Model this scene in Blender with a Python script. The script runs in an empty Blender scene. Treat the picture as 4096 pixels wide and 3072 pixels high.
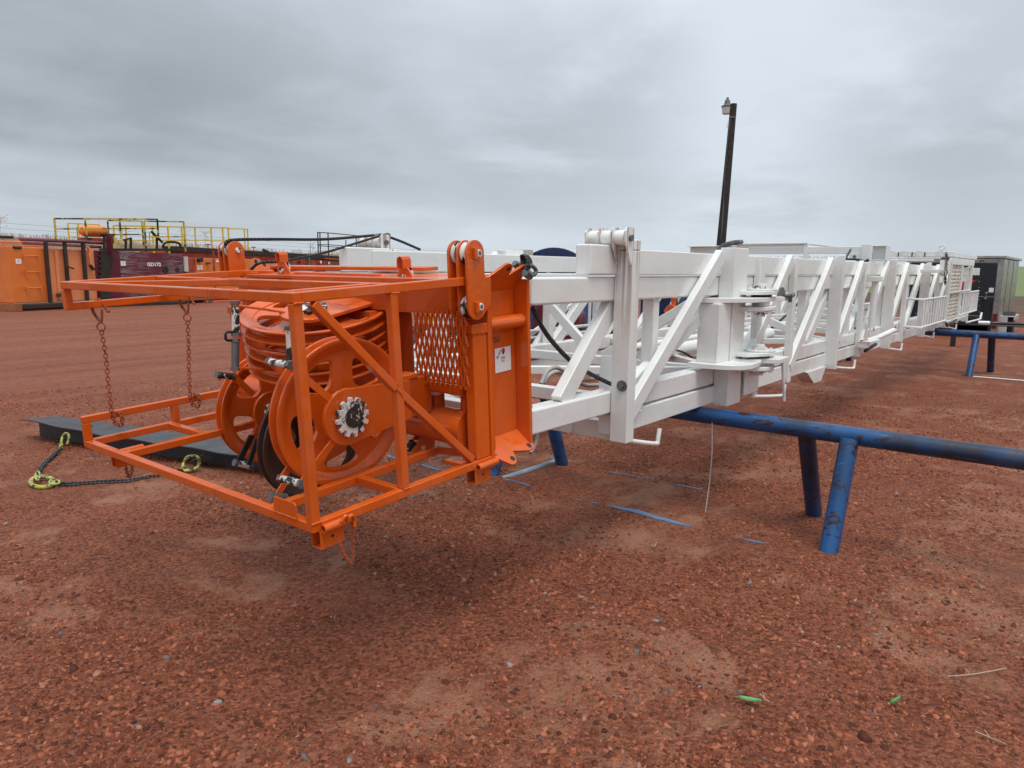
import bpy, math, random
import numpy as np
from mathutils import Vector, Matrix, noise
random.seed(7); np.random.seed(7)
scene = bpy.context.scene
COL = scene.collection
rad = math.radians

# ------------------------------------------------------------------ camera
H = 1.6                                  # eye height; world X runs along the mast, Y across it, Z up
F = 2900.0                               # focal length in pixels of the 4096 px wide photograph
RX = Vector((.6240, -.1166, .7727)); RY = Vector((-.7814, -.1064, .6150)); RZ = Vector((.0105, -.9874, -.1576))
# re-orthonormalise
RX.normalize(); RY = (RY - RX * RY.dot(RX)).normalized(); RZ = RX.cross(RY) * (1 if RX.cross(RY).dot(RZ) > 0 else -1)
R = Matrix((RX, RY, RZ))                 # world = R @ (right, down, forward)
CAM = Vector((0, 0, H))
cd = bpy.data.cameras.new('Camera'); cam = bpy.data.objects.new('Camera', cd); COL.objects.link(cam)
cd.sensor_width = 36; cd.lens = F / 4096 * 36; cd.clip_start = .05; cd.clip_end = 5000
M3 = Matrix(((R[0][0], -R[0][1], -R[0][2]), (R[1][0], -R[1][1], -R[1][2]), (R[2][0], -R[2][1], -R[2][2])))
cam.matrix_world = Matrix.Translation(CAM) @ M3.to_4x4()
scene.camera = cam

def ray(x, y): return R @ Vector(((x - 2048) / F, (y - 1536) / F, 1))
def on(x, y, X=None, Y=None, Z=None):
    d = ray(x, y)
    t = (X - CAM[0]) / d[0] if X is not None else (Y - CAM[1]) / d[1] if Y is not None else (Z - CAM[2]) / d[2]
    return CAM + d * t
def G(px, d, z=0.0):                     # ground-plan helper: bearing of a picture column, distance d, height z
    x = (px - 2048) / F * d
    y = (z - H - R[2][0] * x - R[2][2] * d) / R[2][1]
    return CAM + R @ Vector((x, y, d))
# crown block frame: drooping 3.3 degrees below the mast axis
TH = rad(3.3); CO = Vector((2.598, 1.945, .814))
CA = Matrix(((math.cos(TH), 0, math.sin(TH)), (0, 1, 0), (-math.sin(TH), 0, math.cos(TH))))
def L(x, y, u=None, v=None, w=None):
    d = CA @ ray(x, y); c = CA @ (CAM - CO)
    t = (u - c[0]) / d[0] if u is not None else (v - c[1]) / d[1] if v is not None else (w - c[2]) / d[2]
    return c + d * t
def toW(p): return CO + CA.transposed() @ Vector(p)

# ------------------------------------------------------------------ sky, sun, exposure
SUN_DIR = Vector((-.16, -.34, 1.0)).normalized()
W = bpy.data.worlds.new('World'); scene.world = W; W.use_nodes = True
nt = W.node_tree; nt.nodes.clear()
def N(t, **k):
    n = nt.nodes.new(t)
    for a, b in k.items(): setattr(n, a, b)
    return n
out = N('ShaderNodeOutputWorld'); bg1 = N('ShaderNodeBackground'); bg2 = N('ShaderNodeBackground'); add = N('ShaderNodeAddShader')
sky = N('ShaderNodeTexSky', sky_type='NISHITA', sun_disc=False)
sky.sun_elevation = math.asin(SUN_DIR.z); sky.sun_rotation = math.atan2(SUN_DIR.x, SUN_DIR.y)
nt.links.new(sky.outputs[0], bg1.inputs[0]); bg1.inputs[1].default_value = .006
tc = N('ShaderNodeTexCoord'); sep = N('ShaderNodeSeparateXYZ'); nt.links.new(tc.outputs['Generated'], sep.inputs[0])
def math_(op, a, b=None, c=None, clamp=False):
    n = N('ShaderNodeMath', operation=op); n.use_clamp = clamp
    for i, v in enumerate((a, b, c)):
        if v is None: continue
        if isinstance(v, (int, float)): n.inputs[i].default_value = v
        else: nt.links.new(v, n.inputs[i])
    return n.outputs[0]
zz = math_('MAXIMUM', sep.outputs[2], 0.0)
den = math_('ADD', zz, .16)
cx_ = math_('DIVIDE', sep.outputs[0], den); cy_ = math_('DIVIDE', sep.outputs[1], den)
comb = N('ShaderNodeCombineXYZ'); nt.links.new(cx_, comb.inputs[0]); nt.links.new(cy_, comb.inputs[1])
def wnoise(scale, detail, rough, loc, dist=0.0, sc=(1, 1, 1), rot=0):
    n = N('ShaderNodeTexNoise'); n.inputs['Scale'].default_value = scale; n.inputs['Detail'].default_value = detail; n.inputs['Roughness'].default_value = rough; n.inputs['Distortion'].default_value = dist
    m = N('ShaderNodeMapping'); m.inputs['Location'].default_value = loc; m.inputs['Scale'].default_value = sc; m.inputs['Rotation'].default_value = (0, 0, rad(rot)); nt.links.new(comb.outputs[0], m.inputs[0]); nt.links.new(m.outputs[0], n.inputs['Vector']); return n.outputs['Fac']
def dotw(v):
    n = N('ShaderNodeVectorMath', operation='DOT_PRODUCT'); nt.links.new(tc.outputs['Generated'], n.inputs[0]); n.inputs[1].default_value = tuple(v); return n.outputs['Value']
def mr(x, a, b, c=0., d=1., smooth=True):
    n = N('ShaderNodeMapRange'); n.interpolation_type = 'SMOOTHSTEP' if smooth else 'LINEAR'
    for i, v in enumerate((a, b, c, d)): n.inputs[i + 1].default_value = v
    nt.links.new(x, n.inputs[0]); return n.outputs[0]
nA = wnoise(.55, 5, .5, (3.1, 7.4, 0), .3, (.9, .7, 1), 35); nB = wnoise(1.5, 6, .55, (9.0, 2.2, 0), .2)
wob = math_('MULTIPLY_ADD', math_('ADD', nA, nB), .16, -.16)
def blob(px, py, radius, amount, soft=.9):
    d = ray(px, py).normalized(); c = dotw(d); c = math_('ADD', c, math_('MULTIPLY', wob, .35)); c0_, c1_ = math.cos(rad(radius)), math.cos(rad(radius * (1 - soft))); return math_('MULTIPLY', mr(c, c0_, c1_), amount)
# long dark cloud base low on the left, paler sky under its edge
e1_, e2_ = ray(-200, 590).normalized(), ray(1935, 890).normalized(); nb = e2_.cross(e1_).normalized(); nb = nb if nb.z > 0 else -nb
h_ = math_('ADD', dotw(nb), math_('MULTIPLY', wob, .16)); left = mr(dotw(ray(500, 700).normalized()), .70, .97)
band = math_('MULTIPLY', math_('MULTIPLY', mr(h_, -.006, .022), mr(h_, .30, .03)), math_('MULTIPLY', left, -.15))
val = math_('MULTIPLY_ADD', mr(nA, .30, .70), .14, .585)
val = math_('ADD', val, math_('MULTIPLY_ADD', mr(nB, .32, .68), .10, -.05))
for bl in ((100, 50, 30, -.10), (2300, 330, 13, -.12), (3850, 370, 13, -.15), (2150, -20, 11, .08), (3300, 150, 16, .05), (4000, 60, 12, .05), (2700, 750, 20, .06)): val = math_('ADD', val, blob(*bl))
val = math_('ADD', val, band)
val = math_('MINIMUM', math_('MAXIMUM', val, .30), .74)
hz = math_('POWER', math_('SUBTRACT', 1.0, zz, clamp=True), 14.0)
vm = N('ShaderNodeMix'); vm.data_type = 'FLOAT'; nt.links.new(math_('MULTIPLY', hz, .55), vm.inputs[0]); nt.links.new(val, vm.inputs[2]); vm.inputs[3].default_value = .64
tint = N('ShaderNodeVectorMath', operation='SCALE'); tint.inputs[0].default_value = (.90, .998, 1.095); nt.links.new(vm.outputs[0], tint.inputs['Scale'])
# overcast skies are brightest overhead
zb = math_('MULTIPLY_ADD', math_('POWER', zz, 2.4), 1.0, 1.0)
nt.links.new(tint.outputs[0], bg2.inputs[0]); nt.links.new(zb, bg2.inputs[1])
nt.links.new(bg1.outputs[0], add.inputs[0]); nt.links.new(bg2.outputs[0], add.inputs[1]); nt.links.new(add.outputs[0], out.inputs[0])
sd = bpy.data.lights.new('Sun', 'SUN'); sd.energy = 1.95; sd.angle = rad(24); sd.color = (1, .95, .88)
so = bpy.data.objects.new('Sun', sd); COL.objects.link(so); so.rotation_euler = SUN_DIR.to_track_quat('Z', 'Y').to_euler(); so.location = (0, 0, 20)
scene.view_settings.view_transform = 'Standard'; scene.view_settings.look = 'None'; scene.view_settings.gamma = 1; scene.view_settings.exposure = 0.0

# ------------------------------------------------------------------ materials
MATS = {}
class NT:
    def __init__(s, name):
        s.m = bpy.data.materials.new(name); s.m.use_nodes = True; s.t = s.m.node_tree; s.b = s.t.nodes['Principled BSDF']; MATS[name] = s.m
        s.tc = s.t.nodes.new('ShaderNodeTexCoord')
    def n(s, t, **k):
        o = s.t.nodes.new(t)
        for a, b in k.items(): setattr(o, a, b)
        return o
    def l(s, a, b): s.t.links.new(a, b)
    def coords(s, scale=(1, 1, 1), loc=(0, 0, 0)):
        m = s.n('ShaderNodeMapping'); m.inputs['Scale'].default_value = scale; m.inputs['Location'].default_value = loc
        s.l(s.tc.outputs['Object'], m.inputs[0]); return m.outputs[0]
    def noise(s, scale, detail=5, rough=.55, vec=None, dist=0):
        o = s.n('ShaderNodeTexNoise'); o.inputs['Scale'].default_value = scale; o.inputs['Detail'].default_value = detail; o.inputs['Roughness'].default_value = rough; o.inputs['Distortion'].default_value = dist
        s.l(vec if vec is not None else s.tc.outputs['Object'], o.inputs['Vector']); return o.outputs['Fac']
    def ramp(s, fac, stops):
        o = s.n('ShaderNodeValToRGB'); s.l(fac, o.inputs[0]); e = o.color_ramp.elements
        e[0].position, e[0].color = stops[0][0], tuple(stops[0][1]) + (1,) if len(stops[0][1]) == 3 else stops[0][1]
        e[1].position, e[1].color = stops[-1][0], tuple(stops[-1][1]) + (1,)
        for p, c in stops[1:-1]:
            q = e.new(p); q.color = tuple(c) + (1,)
        return o.outputs[0]
    def mix(s, fac, a, b):
        o = s.n('ShaderNodeMixRGB')
        for i, v in ((0, fac), (1, a), (2, b)):
            if isinstance(v, (int, float)): o.inputs[i].default_value = v
            elif isinstance(v, tuple): o.inputs[i].default_value = v + (1,)
            else: s.l(v, o.inputs[i])
        return o.outputs[0]
    def rng(s, fac, a, b, c=0., d=1.):
        o = s.n('ShaderNodeMapRange'); o.inputs[1].default_value = a; o.inputs[2].default_value = b; o.inputs[3].default_value = c; o.inputs[4].default_value = d
        s.l(fac, o.inputs[0]); return o.outputs[0]
    def math(s, op, a, b):
        o = s.n('ShaderNodeMath', operation=op)
        for i, v in ((0, a), (1, b)):
            if isinstance(v, (int, float)): o.inputs[i].default_value = v
            else: s.l(v, o.inputs[i])
        return o.outputs[0]
    def bump(s, h, strength=.3, dist=.01):
        o = s.n('ShaderNodeBump'); o.inputs['Strength'].default_value = strength; o.inputs['Distance'].default_value = dist
        s.l(h, o.inputs['Height']); s.l(o.outputs[0], s.b.inputs['Normal']); return o
    def col(s, c):
        if isinstance(c, tuple): s.b.inputs['Base Color'].default_value = c + (1,)
        else: s.l(c, s.b.inputs['Base Color'])
    def rough(s, c):
        if isinstance(c, float): s.b.inputs['Roughness'].default_value = c
        else: s.l(c, s.b.inputs['Roughness'])

def paint(name, a, b, rough=(.22, .5), chips=None, chipcol=(.02, .018, .016), sc=1.0, metal=0.0, streak=None, bump=.12):
    t = NT(name)
    n = t.noise(3.0 * sc, 6, .6); c = t.mix(t.rng(n, .35, .68), a, b)
    r = t.rng(t.noise(5.0 * sc, 3, .5, t.coords((1, 1, .6), (3, 1, 2))), .45, .56, rough[0], rough[1])
    if streak:
        sv = t.coords((14 * sc, 14 * sc, 1.1 * sc)); sn = t.noise(1.0, 4, .6, sv)
        m = t.rng(sn, streak[0], streak[1], 0, streak[2]); c = t.mix(m, c, streak[3])
    if chips:
        cn = t.noise(chips[1] * sc, 7, .68, None, .4); m = t.rng(cn, chips[0], chips[0] + .025)
        c = t.mix(m, c, chipcol); r2 = t.n('ShaderNodeMix'); r2.data_type = 'FLOAT'; t.l(m, r2.inputs[0]); t.l(r, r2.inputs[2]); r2.inputs[3].default_value = .7; r = r2.outputs[0]
    t.col(c); t.rough(r); t.b.inputs['Metallic'].default_value = metal
    t.bump(t.noise(60 * sc, 4, .6), bump, .002)
    return t.m
def orange_mat(name, a, b, soft):
    t = NT(name); c = t.mix(t.rng(t.noise(2.6, 5, .6), .36, .66), a, b)
    sheen_patch = t.rng(t.noise(4.2, 3, .5, t.coords((1, 1, .55), (3, 1, 2)), .6), .50, .53)          # drip patches: wet reflection painted as a paler tint, gloss varied too
    c = t.mix(t.math('MULTIPLY', sheen_patch, .28), c, (.58, .125, .035))
    dirt = t.rng(t.noise(7, 7, .72, t.coords((1, 1, .4), (5, 0, 3))), .56, .80); c = t.mix(t.math('MULTIPLY', dirt, .38), c, (.20, .050, .018))
    dot = t.rng(t.noise(42, 4, .7, None, .3), .715, .735); c = t.mix(dot, c, (.05, .022, .015))
    big = t.rng(t.noise(12, 6, .72, t.coords((1, 1, 1), (1, 6, 2)), .4), .735, .75); c = t.mix(big, c, (.12, .045, .02))
    t.col(c); m = t.n('ShaderNodeMix'); m.data_type = 'FLOAT'; t.l(sheen_patch, m.inputs[0]); m.inputs[2].default_value = .10 + soft; m.inputs[3].default_value = .38 + soft
    t.rough(m.outputs[0]); t.bump(t.math('ADD', t.noise(34, 4, .6), t.math('MULTIPLY', t.noise(9, 3, .5), 1.4)), .22, .0035); return t.m
ORANGE = orange_mat('orange_paint', (.68, .113, .010), (.58, .091, .009), .0)
ORANGE_D = orange_mat('orange_paint_dull', (.56, .086, .009), (.45, .066, .008), .08)
def white_mat(name, rust, top=None):
    t = NT(name); c = t.mix(t.rng(t.noise(2.2, 5, .6), .35, .68), (.78, .79, .765), (.72, .73, .705))
    dust = t.rng(t.noise(1.0, 5, .65, t.coords((2.2, 2.2, 7), (4, 2, 8))), .52, .80); c = t.mix(t.math('MULTIPLY', dust, .30), c, (.50, .42, .36))
    st = t.rng(t.noise(1.0, 5, .62, t.coords((24, 24, 1.0))), .60, .78); c = t.mix(t.math('MULTIPLY', st, .10 + rust * .45), c, (.42, .25, .12))
    if top is not None:                  # rust runs that start at the roller tabs
        sx = t.n('ShaderNodeSeparateXYZ'); t.l(t.tc.outputs['Object'], sx.inputs[0]); run = t.rng(t.noise(1.0, 3, .6, t.coords((46, 46, .8), (1, 7, 2))), .48, .56)
        m = t.math('MULTIPLY', t.math('MULTIPLY', run, t.rng(sx.outputs[2], top - .62, top - .1)), .7); c = t.mix(m, c, (.27, .12, .045))
    dot = t.rng(t.noise(38, 5, .7, None, .2), .71 - rust * .03, .73 - rust * .03); c = t.mix(dot, c, (.10, .05, .03))
    t.col(c); t.rough(t.rng(t.noise(5, 3, .5, t.coords((1, 1, .6), (3, 1, 2))), .42, .58, .13, .34)); t.bump(t.math('ADD', t.noise(40, 4, .6), t.math('MULTIPLY', t.noise(8, 3, .5), 1.3)), .18, .003); return t.m
WHITE = white_mat('white_paint', .0); WHITE_R = white_mat('white_paint_rust_streaked', .6, 1.04)
def blue_mat():
    t = NT('blue_paint_scuffed'); c = t.mix(t.rng(t.noise(2.0, 4, .5), .35, .65), (.010, .085, .25), (.006, .045, .14))
    soot = t.rng(t.noise(1.5, 4, .55, t.coords((1, 1, .6), (2, .3, 0))), .47, .62); c = t.mix(t.math('MULTIPLY', soot, .82), c, (.012, .014, .017))
    scr = t.rng(t.noise(1.0, 3, .5, t.coords((60, 6, 60))), .68, .73); c = t.mix(t.math('MULTIPLY', scr, .5), c, (.10, .20, .34))
    ch = t.rng(t.noise(16, 7, .7, t.coords((1, .45, 1)), .5), .565, .585); c = t.mix(ch, c, (.035, .014, .010))
    gr = t.rng(t.noise(5, 4, .6, t.coords((1, 1, .25), (7, 1, 1))), .60, .75); c = t.mix(t.math('MULTIPLY', gr, .5), c, (.10, .075, .06))
    t.col(c); t.rough(t.rng(t.noise(6), .3, .7, .22, .5)); t.bump(t.math('ADD', t.noise(25), t.math('MULTIPLY', ch, -.6)), .25, .003); return t.m
BLUE = blue_mat()
BLUE_W = paint('blue_paint_worn', (.045, .13, .28), (.11, .19, .29), (.4, .6), chips=(.58, 9), chipcol=(.13, .06, .04))
BLACK = paint('black_paint', (.016, .016, .017), (.03, .028, .027), (.35, .6))
STEEL = paint('bare_steel', (.060, .058, .064), (.045, .043, .047), (.42, .6), metal=.1)
GREYM = paint('grey_galvanised', (.20, .21, .22), (.12, .125, .13), (.35, .55), metal=.6)
NUTM = paint('peeling_white_on_black', (.015, .015, .015), (.03, .03, .028), (.3, .5), chips=(.49, 16), chipcol=(.72, .70, .66))
NUTW = paint('peeling_black_on_white', (.70, .69, .66), (.6, .58, .55), (.3, .5), chips=(.50, 16), chipcol=(.02, .018, .016))
NUTK = paint('speckled_black_nut_face', (.02, .02, .02), (.035, .033, .032), (.3, .5), chips=(.60, 34), chipcol=(.62, .60, .57))
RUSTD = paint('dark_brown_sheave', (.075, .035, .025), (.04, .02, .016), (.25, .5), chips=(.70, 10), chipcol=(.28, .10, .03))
RUSTO = paint('rusty_orange_chain', (.42, .085, .022), (.22, .05, .02), (.45, .7), chips=(.62, 30), chipcol=(.10, .03, .015))
YHOOK = paint('yellow_chipped_paint', (.36, .37, .05), (.46, .46, .16), (.35, .6), chips=(.52, 26), chipcol=(.05, .035, .02))
CHAIN = paint('oily_dark_chain', (.03, .035, .04), (.06, .075, .08), (.35, .6), metal=.3)
ROPE = NT('black_wire_rope'); ROPE.col((.014, .014, .015)); ROPE.rough(.55)
_w = ROPE.n('ShaderNodeTexWave'); _w.inputs['Scale'].default_value = 22; _w.inputs['Distortion'].default_value = .2; _w.bands_direction = 'DIAGONAL'; ROPE.l(ROPE.tc.outputs['Object'], _w.inputs['Vector']); ROPE.bump(_w.outputs['Fac'], .9, .006); ROPE = ROPE.m
HOSE = paint('grey_hose', (.42, .40, .37), (.33, .31, .29), (.5, .6))
MAROON = paint('maroon_paint_scraped', (.13, .008, .022), (.085, .006, .016), (.25, .45))
def scraped():
    t = NT('maroon_paint_with_grey_scrapes'); base = t.mix(t.rng(t.noise(1.2), .4, .65), (.13, .009, .024), (.08, .006, .016))
    s = t.noise(1.0, 7, .7, t.coords((1.1, 1.1, 11)), 1.5); s2 = t.noise(.55, 3, .5, None)
    m = t.math('MULTIPLY', t.rng(s, .46, .56), t.rng(s2, .36, .54)); t.col(t.mix(m, base, (.21, .17, .18))); t.rough(.4); t.bump(t.noise(20), .15, .004); return t.m
SCRAPE = scraped()
TANKO = paint('weathered_orange_tank', (.74, .19, .03), (.64, .15, .022), (.45, .65), chips=(.72, 2.5), chipcol=(.16, .05, .02), sc=.6, streak=(.6, .85, .4, (.42, .14, .05)))
TANKP = paint('faded_salmon_orange_tank', (.78, .27, .11), (.68, .21, .08), (.5, .7), chips=(.73, 3), chipcol=(.16, .05, .02), sc=.6)
TANKR = paint('red_orange_tank_rusty', (.42, .055, .018), (.30, .04, .014), (.4, .6), chips=(.58, 2.2), chipcol=(.045, .022, .015), sc=.7)
OLIVE = paint('brown_tank_panel', (.33, .12, .035), (.25, .085, .025), (.4, .6), chips=(.68, 3), chipcol=(.08, .04, .02))
SOOT = paint('sooty_black_steel', (.018, .014, .013), (.035, .02, .016), (.55, .8))
YELLOW = paint('yellow_rail_paint', (.72, .52, .02), (.62, .44, .02), (.4, .6), chips=(.66, 5), chipcol=(.03, .025, .02))
YELLOWD = paint('yellow_rail_paint_blackened', (.55, .42, .04), (.45, .34, .03), (.4, .6), chips=(.50, 2.2), chipcol=(.02, .016, .014))
PLUM = paint('plum_pipe_paint', (.20, .055, .095), (.14, .035, .06), (.3, .45))
NAVY = paint('navy_panel', (.008, .010, .018), (.012, .015, .026), (.25, .4))
DBLUE = paint('dark_blue_tank_paint', (.010, .03, .10), (.006, .018, .06), (.25, .4))
SILVER = paint('aluminium_sheet', (.42, .42, .40), (.26, .26, .24), (.25, .38), metal=.85)
RED = paint('red_decal', (.55, .012, .02), (.5, .01, .018), (.3, .4))
RUBBER = paint('tyre_rubber', (.016, .016, .016), (.024, .023, .022), (.7, .9))
WOOD = paint('rough_timber', (.20, .105, .075), (.12, .065, .048), (.7, .9), sc=3)
STICK = paint('white_sticker', (.80, .80, .80), (.76, .76, .77), (.35, .45), bump=.02)
INK = paint('black_ink', (.01, .01, .012), (.012, .012, .015), (.4, .5))
REDINK = paint('red_ink', (.55, .015, .03), (.5, .01, .02), (.4, .5))
SCRATCH = paint('dark_scratch_marks', (.16, .035, .012), (.13, .03, .012), (.4, .5))
LEAF = paint('green_leaf', (.10, .33, .10), (.15, .42, .16), (.4, .6), sc=8)
DRY = paint('dry_grass_stem', (.50, .38, .26), (.36, .27, .18), (.7, .9))
WOODP = paint('creosoted_pole_wood', (.022, .017, .014), (.035, .027, .022), (.7, .9), sc=2)
LENS = paint('frosted_lamp_refractor', (.62, .62, .60), (.55, .55, .53), (.15, .25))
CONC = paint('pale_weathered_block', (.55, .54, .50), (.45, .43, .38), (.5, .7), streak=(.6, .8, .5, (.35, .17, .07)))

def ground_mat():
    t = NT('red_shale_gravel_ground'); o = t.tc.outputs['Object']
    big = t.noise(.42, 5, .6, None, .3); mid = t.noise(2.3, 6, .62); fine = t.noise(38, 6, .72); 
    v = t.n('ShaderNodeTexVoronoi'); v.inputs['Scale'].default_value = 75; t.l(o, v.inputs['Vector'])
    v2 = t.n('ShaderNodeTexVoronoi'); v2.inputs['Scale'].default_value = 34; t.l(o, v2.inputs['Vector'])
    c = t.mix(t.rng(mid, .32, .66), (.210, .060, .028), (.118, .033, .0155))
    c = t.mix(t.math('MULTIPLY', t.rng(fine, .4, .62), .7), c, (.29, .092, .045))
    vr = t.n('ShaderNodeSeparateColor'); t.l(v.outputs['Color'], vr.inputs[0])
    c = t.mix(t.math('MULTIPLY', t.rng(vr.outputs[0], .5, .85), .55), c, (.36, .13, .075))
    c = t.mix(t.math('MULTIPLY', t.rng(vr.outputs[1], .62, .9), .7), c, (.045, .015, .010))  # dark grit cells, deepened to paint shadow between the chips
    # pale dusty clay patches
    pm = t.math('MULTIPLY', t.rng(t.noise(1.05, 6, .66, t.coords((1, 1, 1), (4.3, 1.1, 0)), .5), .525, .58), t.rng(t.noise(3.1, 6, .65), .38, .60))
    c = t.mix(t.math('MULTIPLY', pm, .72), c, (.34, .165, .102))
    # finer, paler, tracked soil across the far yard
    sx = t.n('ShaderNodeSeparateXYZ'); t.l(o, sx.inputs[0])
    far = t.math('MAXIMUM', t.rng(sx.outputs[1], 5.0, 11.0), t.rng(sx.outputs[0], 13.0, 24.0))
    tr = t.noise(1.0, 4, .6, t.coords((.10, 1.7, 1)))
    fc = t.mix(t.rng(tr, .38, .66), (.31, .110, .062), (.215, .072, .040))
    fc = t.mix(t.math('MULTIPLY', t.rng(t.noise(9, 6, .7), .42, .62), .45), fc, (.115, .036, .021))
    c = t.mix(far, c, fc)
    # brown ploughed bank on the right
    br = t.rng(sx.outputs[0], 24.0, 40.0); c = t.mix(br, c, t.mix(t.rng(t.noise(.5, 6, .7, t.coords((1, .3, 1))), .4, .62), (.135, .083, .056), (.085, .052, .036)))
    t.col(c); t.rough(t.rng(mid, .3, .7, .62, .9)); t.b.inputs['Specular IOR Level'].default_value = .18
    h = t.math('ADD', t.math('MULTIPLY', v.outputs['Distance'], -.5), t.math('ADD', t.math('MULTIPLY', v2.outputs['Distance'], -.6), t.math('MULTIPLY', fine, .8)))
    t.bump(h, 1.0, .018); return t.m
GROUND = ground_mat()
def chip_mat():
    t = NT('shale_chip'); g = t.n('ShaderNodeNewGeometry'); rr = g.outputs['Random Per Island']
    c = t.ramp(rr, [(0, (.045, .014, .009)), (.2, (.13, .036, .017)), (.5, (.25, .073, .034)), (.75, (.39, .124, .060)), (.94, (.47, .17, .09)), (.975, (.44, .22, .14)), (.982, (.07, .065, .065)), (.992, (.15, .155, .16)), (1, (.36, .34, .30))])
    t.col(t.mix(t.math('MULTIPLY', t.noise(90, 4, .6), .5), c, (.12, .030, .017))); t.rough(.72); t.b.inputs['Specular IOR Level'].default_value = .22; return t.m
CHIP = chip_mat()
def field_mat():
    t = NT('green_crop_field'); n = t.noise(.05, 6, .7); r = t.noise(1.0, 3, .6, t.coords((.02, .5, 1)))
    c = t.mix(t.rng(n, .35, .65), (.105, .165, .040), (.145, .185, .058)); t.col(t.mix(t.math('MULTIPLY', t.rng(r, .4, .7), .4), c, (.16, .15, .07))); t.rough(.9); return t.m
FIELD = field_mat()
def berm_mat():
    t = NT('dry_soil_bank'); t.col(t.mix(t.rng(t.noise(.8, 7, .7), .4, .62), (.20, .145, .09), (.30, .23, .15))); t.rough(.95); t.bump(t.noise(6, 6, .7), .8, .1); return t.m
BERM = berm_mat()

# ------------------------------------------------------------------ mesh helpers
def tag(o, label=None, cat=None, group=None, kind=None):
    if label: o['label'] = label
    if cat: o['category'] = cat
    if group: o['group'] = group
    if kind: o['kind'] = kind
    return o
def thing(name, label, cat, loc=(0, 0, 0), rot=(0, 0, 0), group=None):
    o = bpy.data.objects.new(name, None); COL.objects.link(o); o.location = loc; o.rotation_euler = rot; o.empty_display_size = .2
    return tag(o, label, cat, group)
class MB:
    def __init__(s): s.v = []; s.f = []
    def box(s, x0, x1, y0, y1, z0, z1):
        n = len(s.v); s.v += [(x, y, z) for z in (z0, z1) for y in (y0, y1) for x in (x0, x1)]
        s.f += [tuple(n + i for i in q) for q in ((0, 2, 3, 1), (4, 5, 7, 6), (0, 1, 5, 4), (2, 6, 7, 3), (0, 4, 6, 2), (1, 3, 7, 5))]; return s
    def beam(s, a, b, w, h, up=(0, 0, 1)):
        a, b = Vector(a), Vector(b); d = (b - a).normalized(); up = Vector(up)
        if abs(d.dot(up)) > .99: up = Vector((1, 0, 0))
        r = d.cross(up).normalized(); u = r.cross(d).normalized(); n = len(s.v)
        for p in (a, b):
            for i, j in ((-1, -1), (1, -1), (1, 1), (-1, 1)): s.v.append(tuple(p + r * i * w / 2 + u * j * h / 2))
        s.f += [tuple(n + i for i in q) for q in ((0, 1, 2, 3), (7, 6, 5, 4), (0, 4, 5, 1), (1, 5, 6, 2), (2, 6, 7, 3), (3, 7, 4, 0))]; return s
    def cyl(s, a, b, r, k=20, r2=None, cap=True):
        a, b = Vector(a), Vector(b); r2 = r if r2 is None else r2; d = (b - a).normalized(); q = d.to_track_quat('Z', 'Y'); n = len(s.v)
        for p, rr in ((a, r), (b, r2)):
            for i in range(k):
                t = 2 * math.pi * i / k; s.v.append(tuple(p + q @ Vector((rr * math.cos(t), rr * math.sin(t), 0))))
        for i in range(k): j = (i + 1) % k; s.f.append((n + i, n + j, n + k + j, n + k + i))
        if cap: s.f.append(tuple(n + i for i in reversed(range(k)))); s.f.append(tuple(n + k + i for i in range(k)))
        return s
    def tube(s, pts, r, k=10, closed=False):
        P = [Vector(p) for p in pts]; n = len(s.v); m = len(P); prev = None
        for i, p in enumerate(P):
            if closed: d = (P[(i + 1) % m] - P[i - 1]).normalized()
            else: d = (P[min(i + 1, m - 1)] - P[max(i - 1, 0)]).normalized()
            if prev is None: a = d.orthogonal().normalized()
            else: a = (prev - d * prev.dot(d)).normalized()
            prev = a; b = d.cross(a)
            for j in range(k): t = 2 * math.pi * j / k; s.v.append(tuple(p + (a * math.cos(t) + b * math.sin(t)) * r))
        for i in range(m if closed else m - 1):
            i2 = (i + 1) % m
            for j in range(k): j2 = (j + 1) % k; s.f.append((n + i * k + j, n + i * k + j2, n + i2 * k + j2, n + i2 * k + j))
        if not closed: s.f.append(tuple(n + j for j in reversed(range(k)))); s.f.append(tuple(n + (m - 1) * k + j for j in range(k)))
        return s
    def prism(s, poly, fn, t0, t1):          # poly: 2-D outline; fn(a, b, t) -> point
        n = len(s.v); m = len(poly)
        for t in (t0, t1):
            for a, b in poly: s.v.append(tuple(fn(a, b, t)))
        s.f.append(tuple(n + i for i in reversed(range(m)))); s.f.append(tuple(n + m + i for i in range(m)))
        for i in range(m): j = (i + 1) % m; s.f.append((n + i, n + j, n + m + j, n + m + i))
        return s
    def lathe(s, prof, k=64, closed=True):   # prof: (r, z) about the Z axis
        n = len(s.v); m = len(prof)
        for i in range(k):
            t = 2 * math.pi * i / k
            for r, z in prof: s.v.append((r * math.cos(t), r * math.sin(t), z))
        for i in range(k):
            i2 = (i + 1) % k
            for j in range(m if closed else m - 1):
                j2 = (j + 1) % m; s.f.append((n + i * m + j, n + i2 * m + j, n + i2 * m + j2, n + i * m + j2))
        return s
    def sphere(s, c, r, k=10, sq=(1, 1, 1)):
        n = len(s.v); c = Vector(c); rows = k // 2
        for i in range(rows + 1):
            ph = math.pi * i / rows
            for j in range(k):
                t = 2 * math.pi * j / k; s.v.append((c.x + r * sq[0] * math.sin(ph) * math.cos(t), c.y + r * sq[1] * math.sin(ph) * math.sin(t), c.z + r * sq[2] * math.cos(ph)))
        for i in range(rows):
            for j in range(k): j2 = (j + 1) % k; s.f.append((n + i * k + j, n + (i + 1) * k + j, n + (i + 1) * k + j2, n + i * k + j2))
        return s
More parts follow.
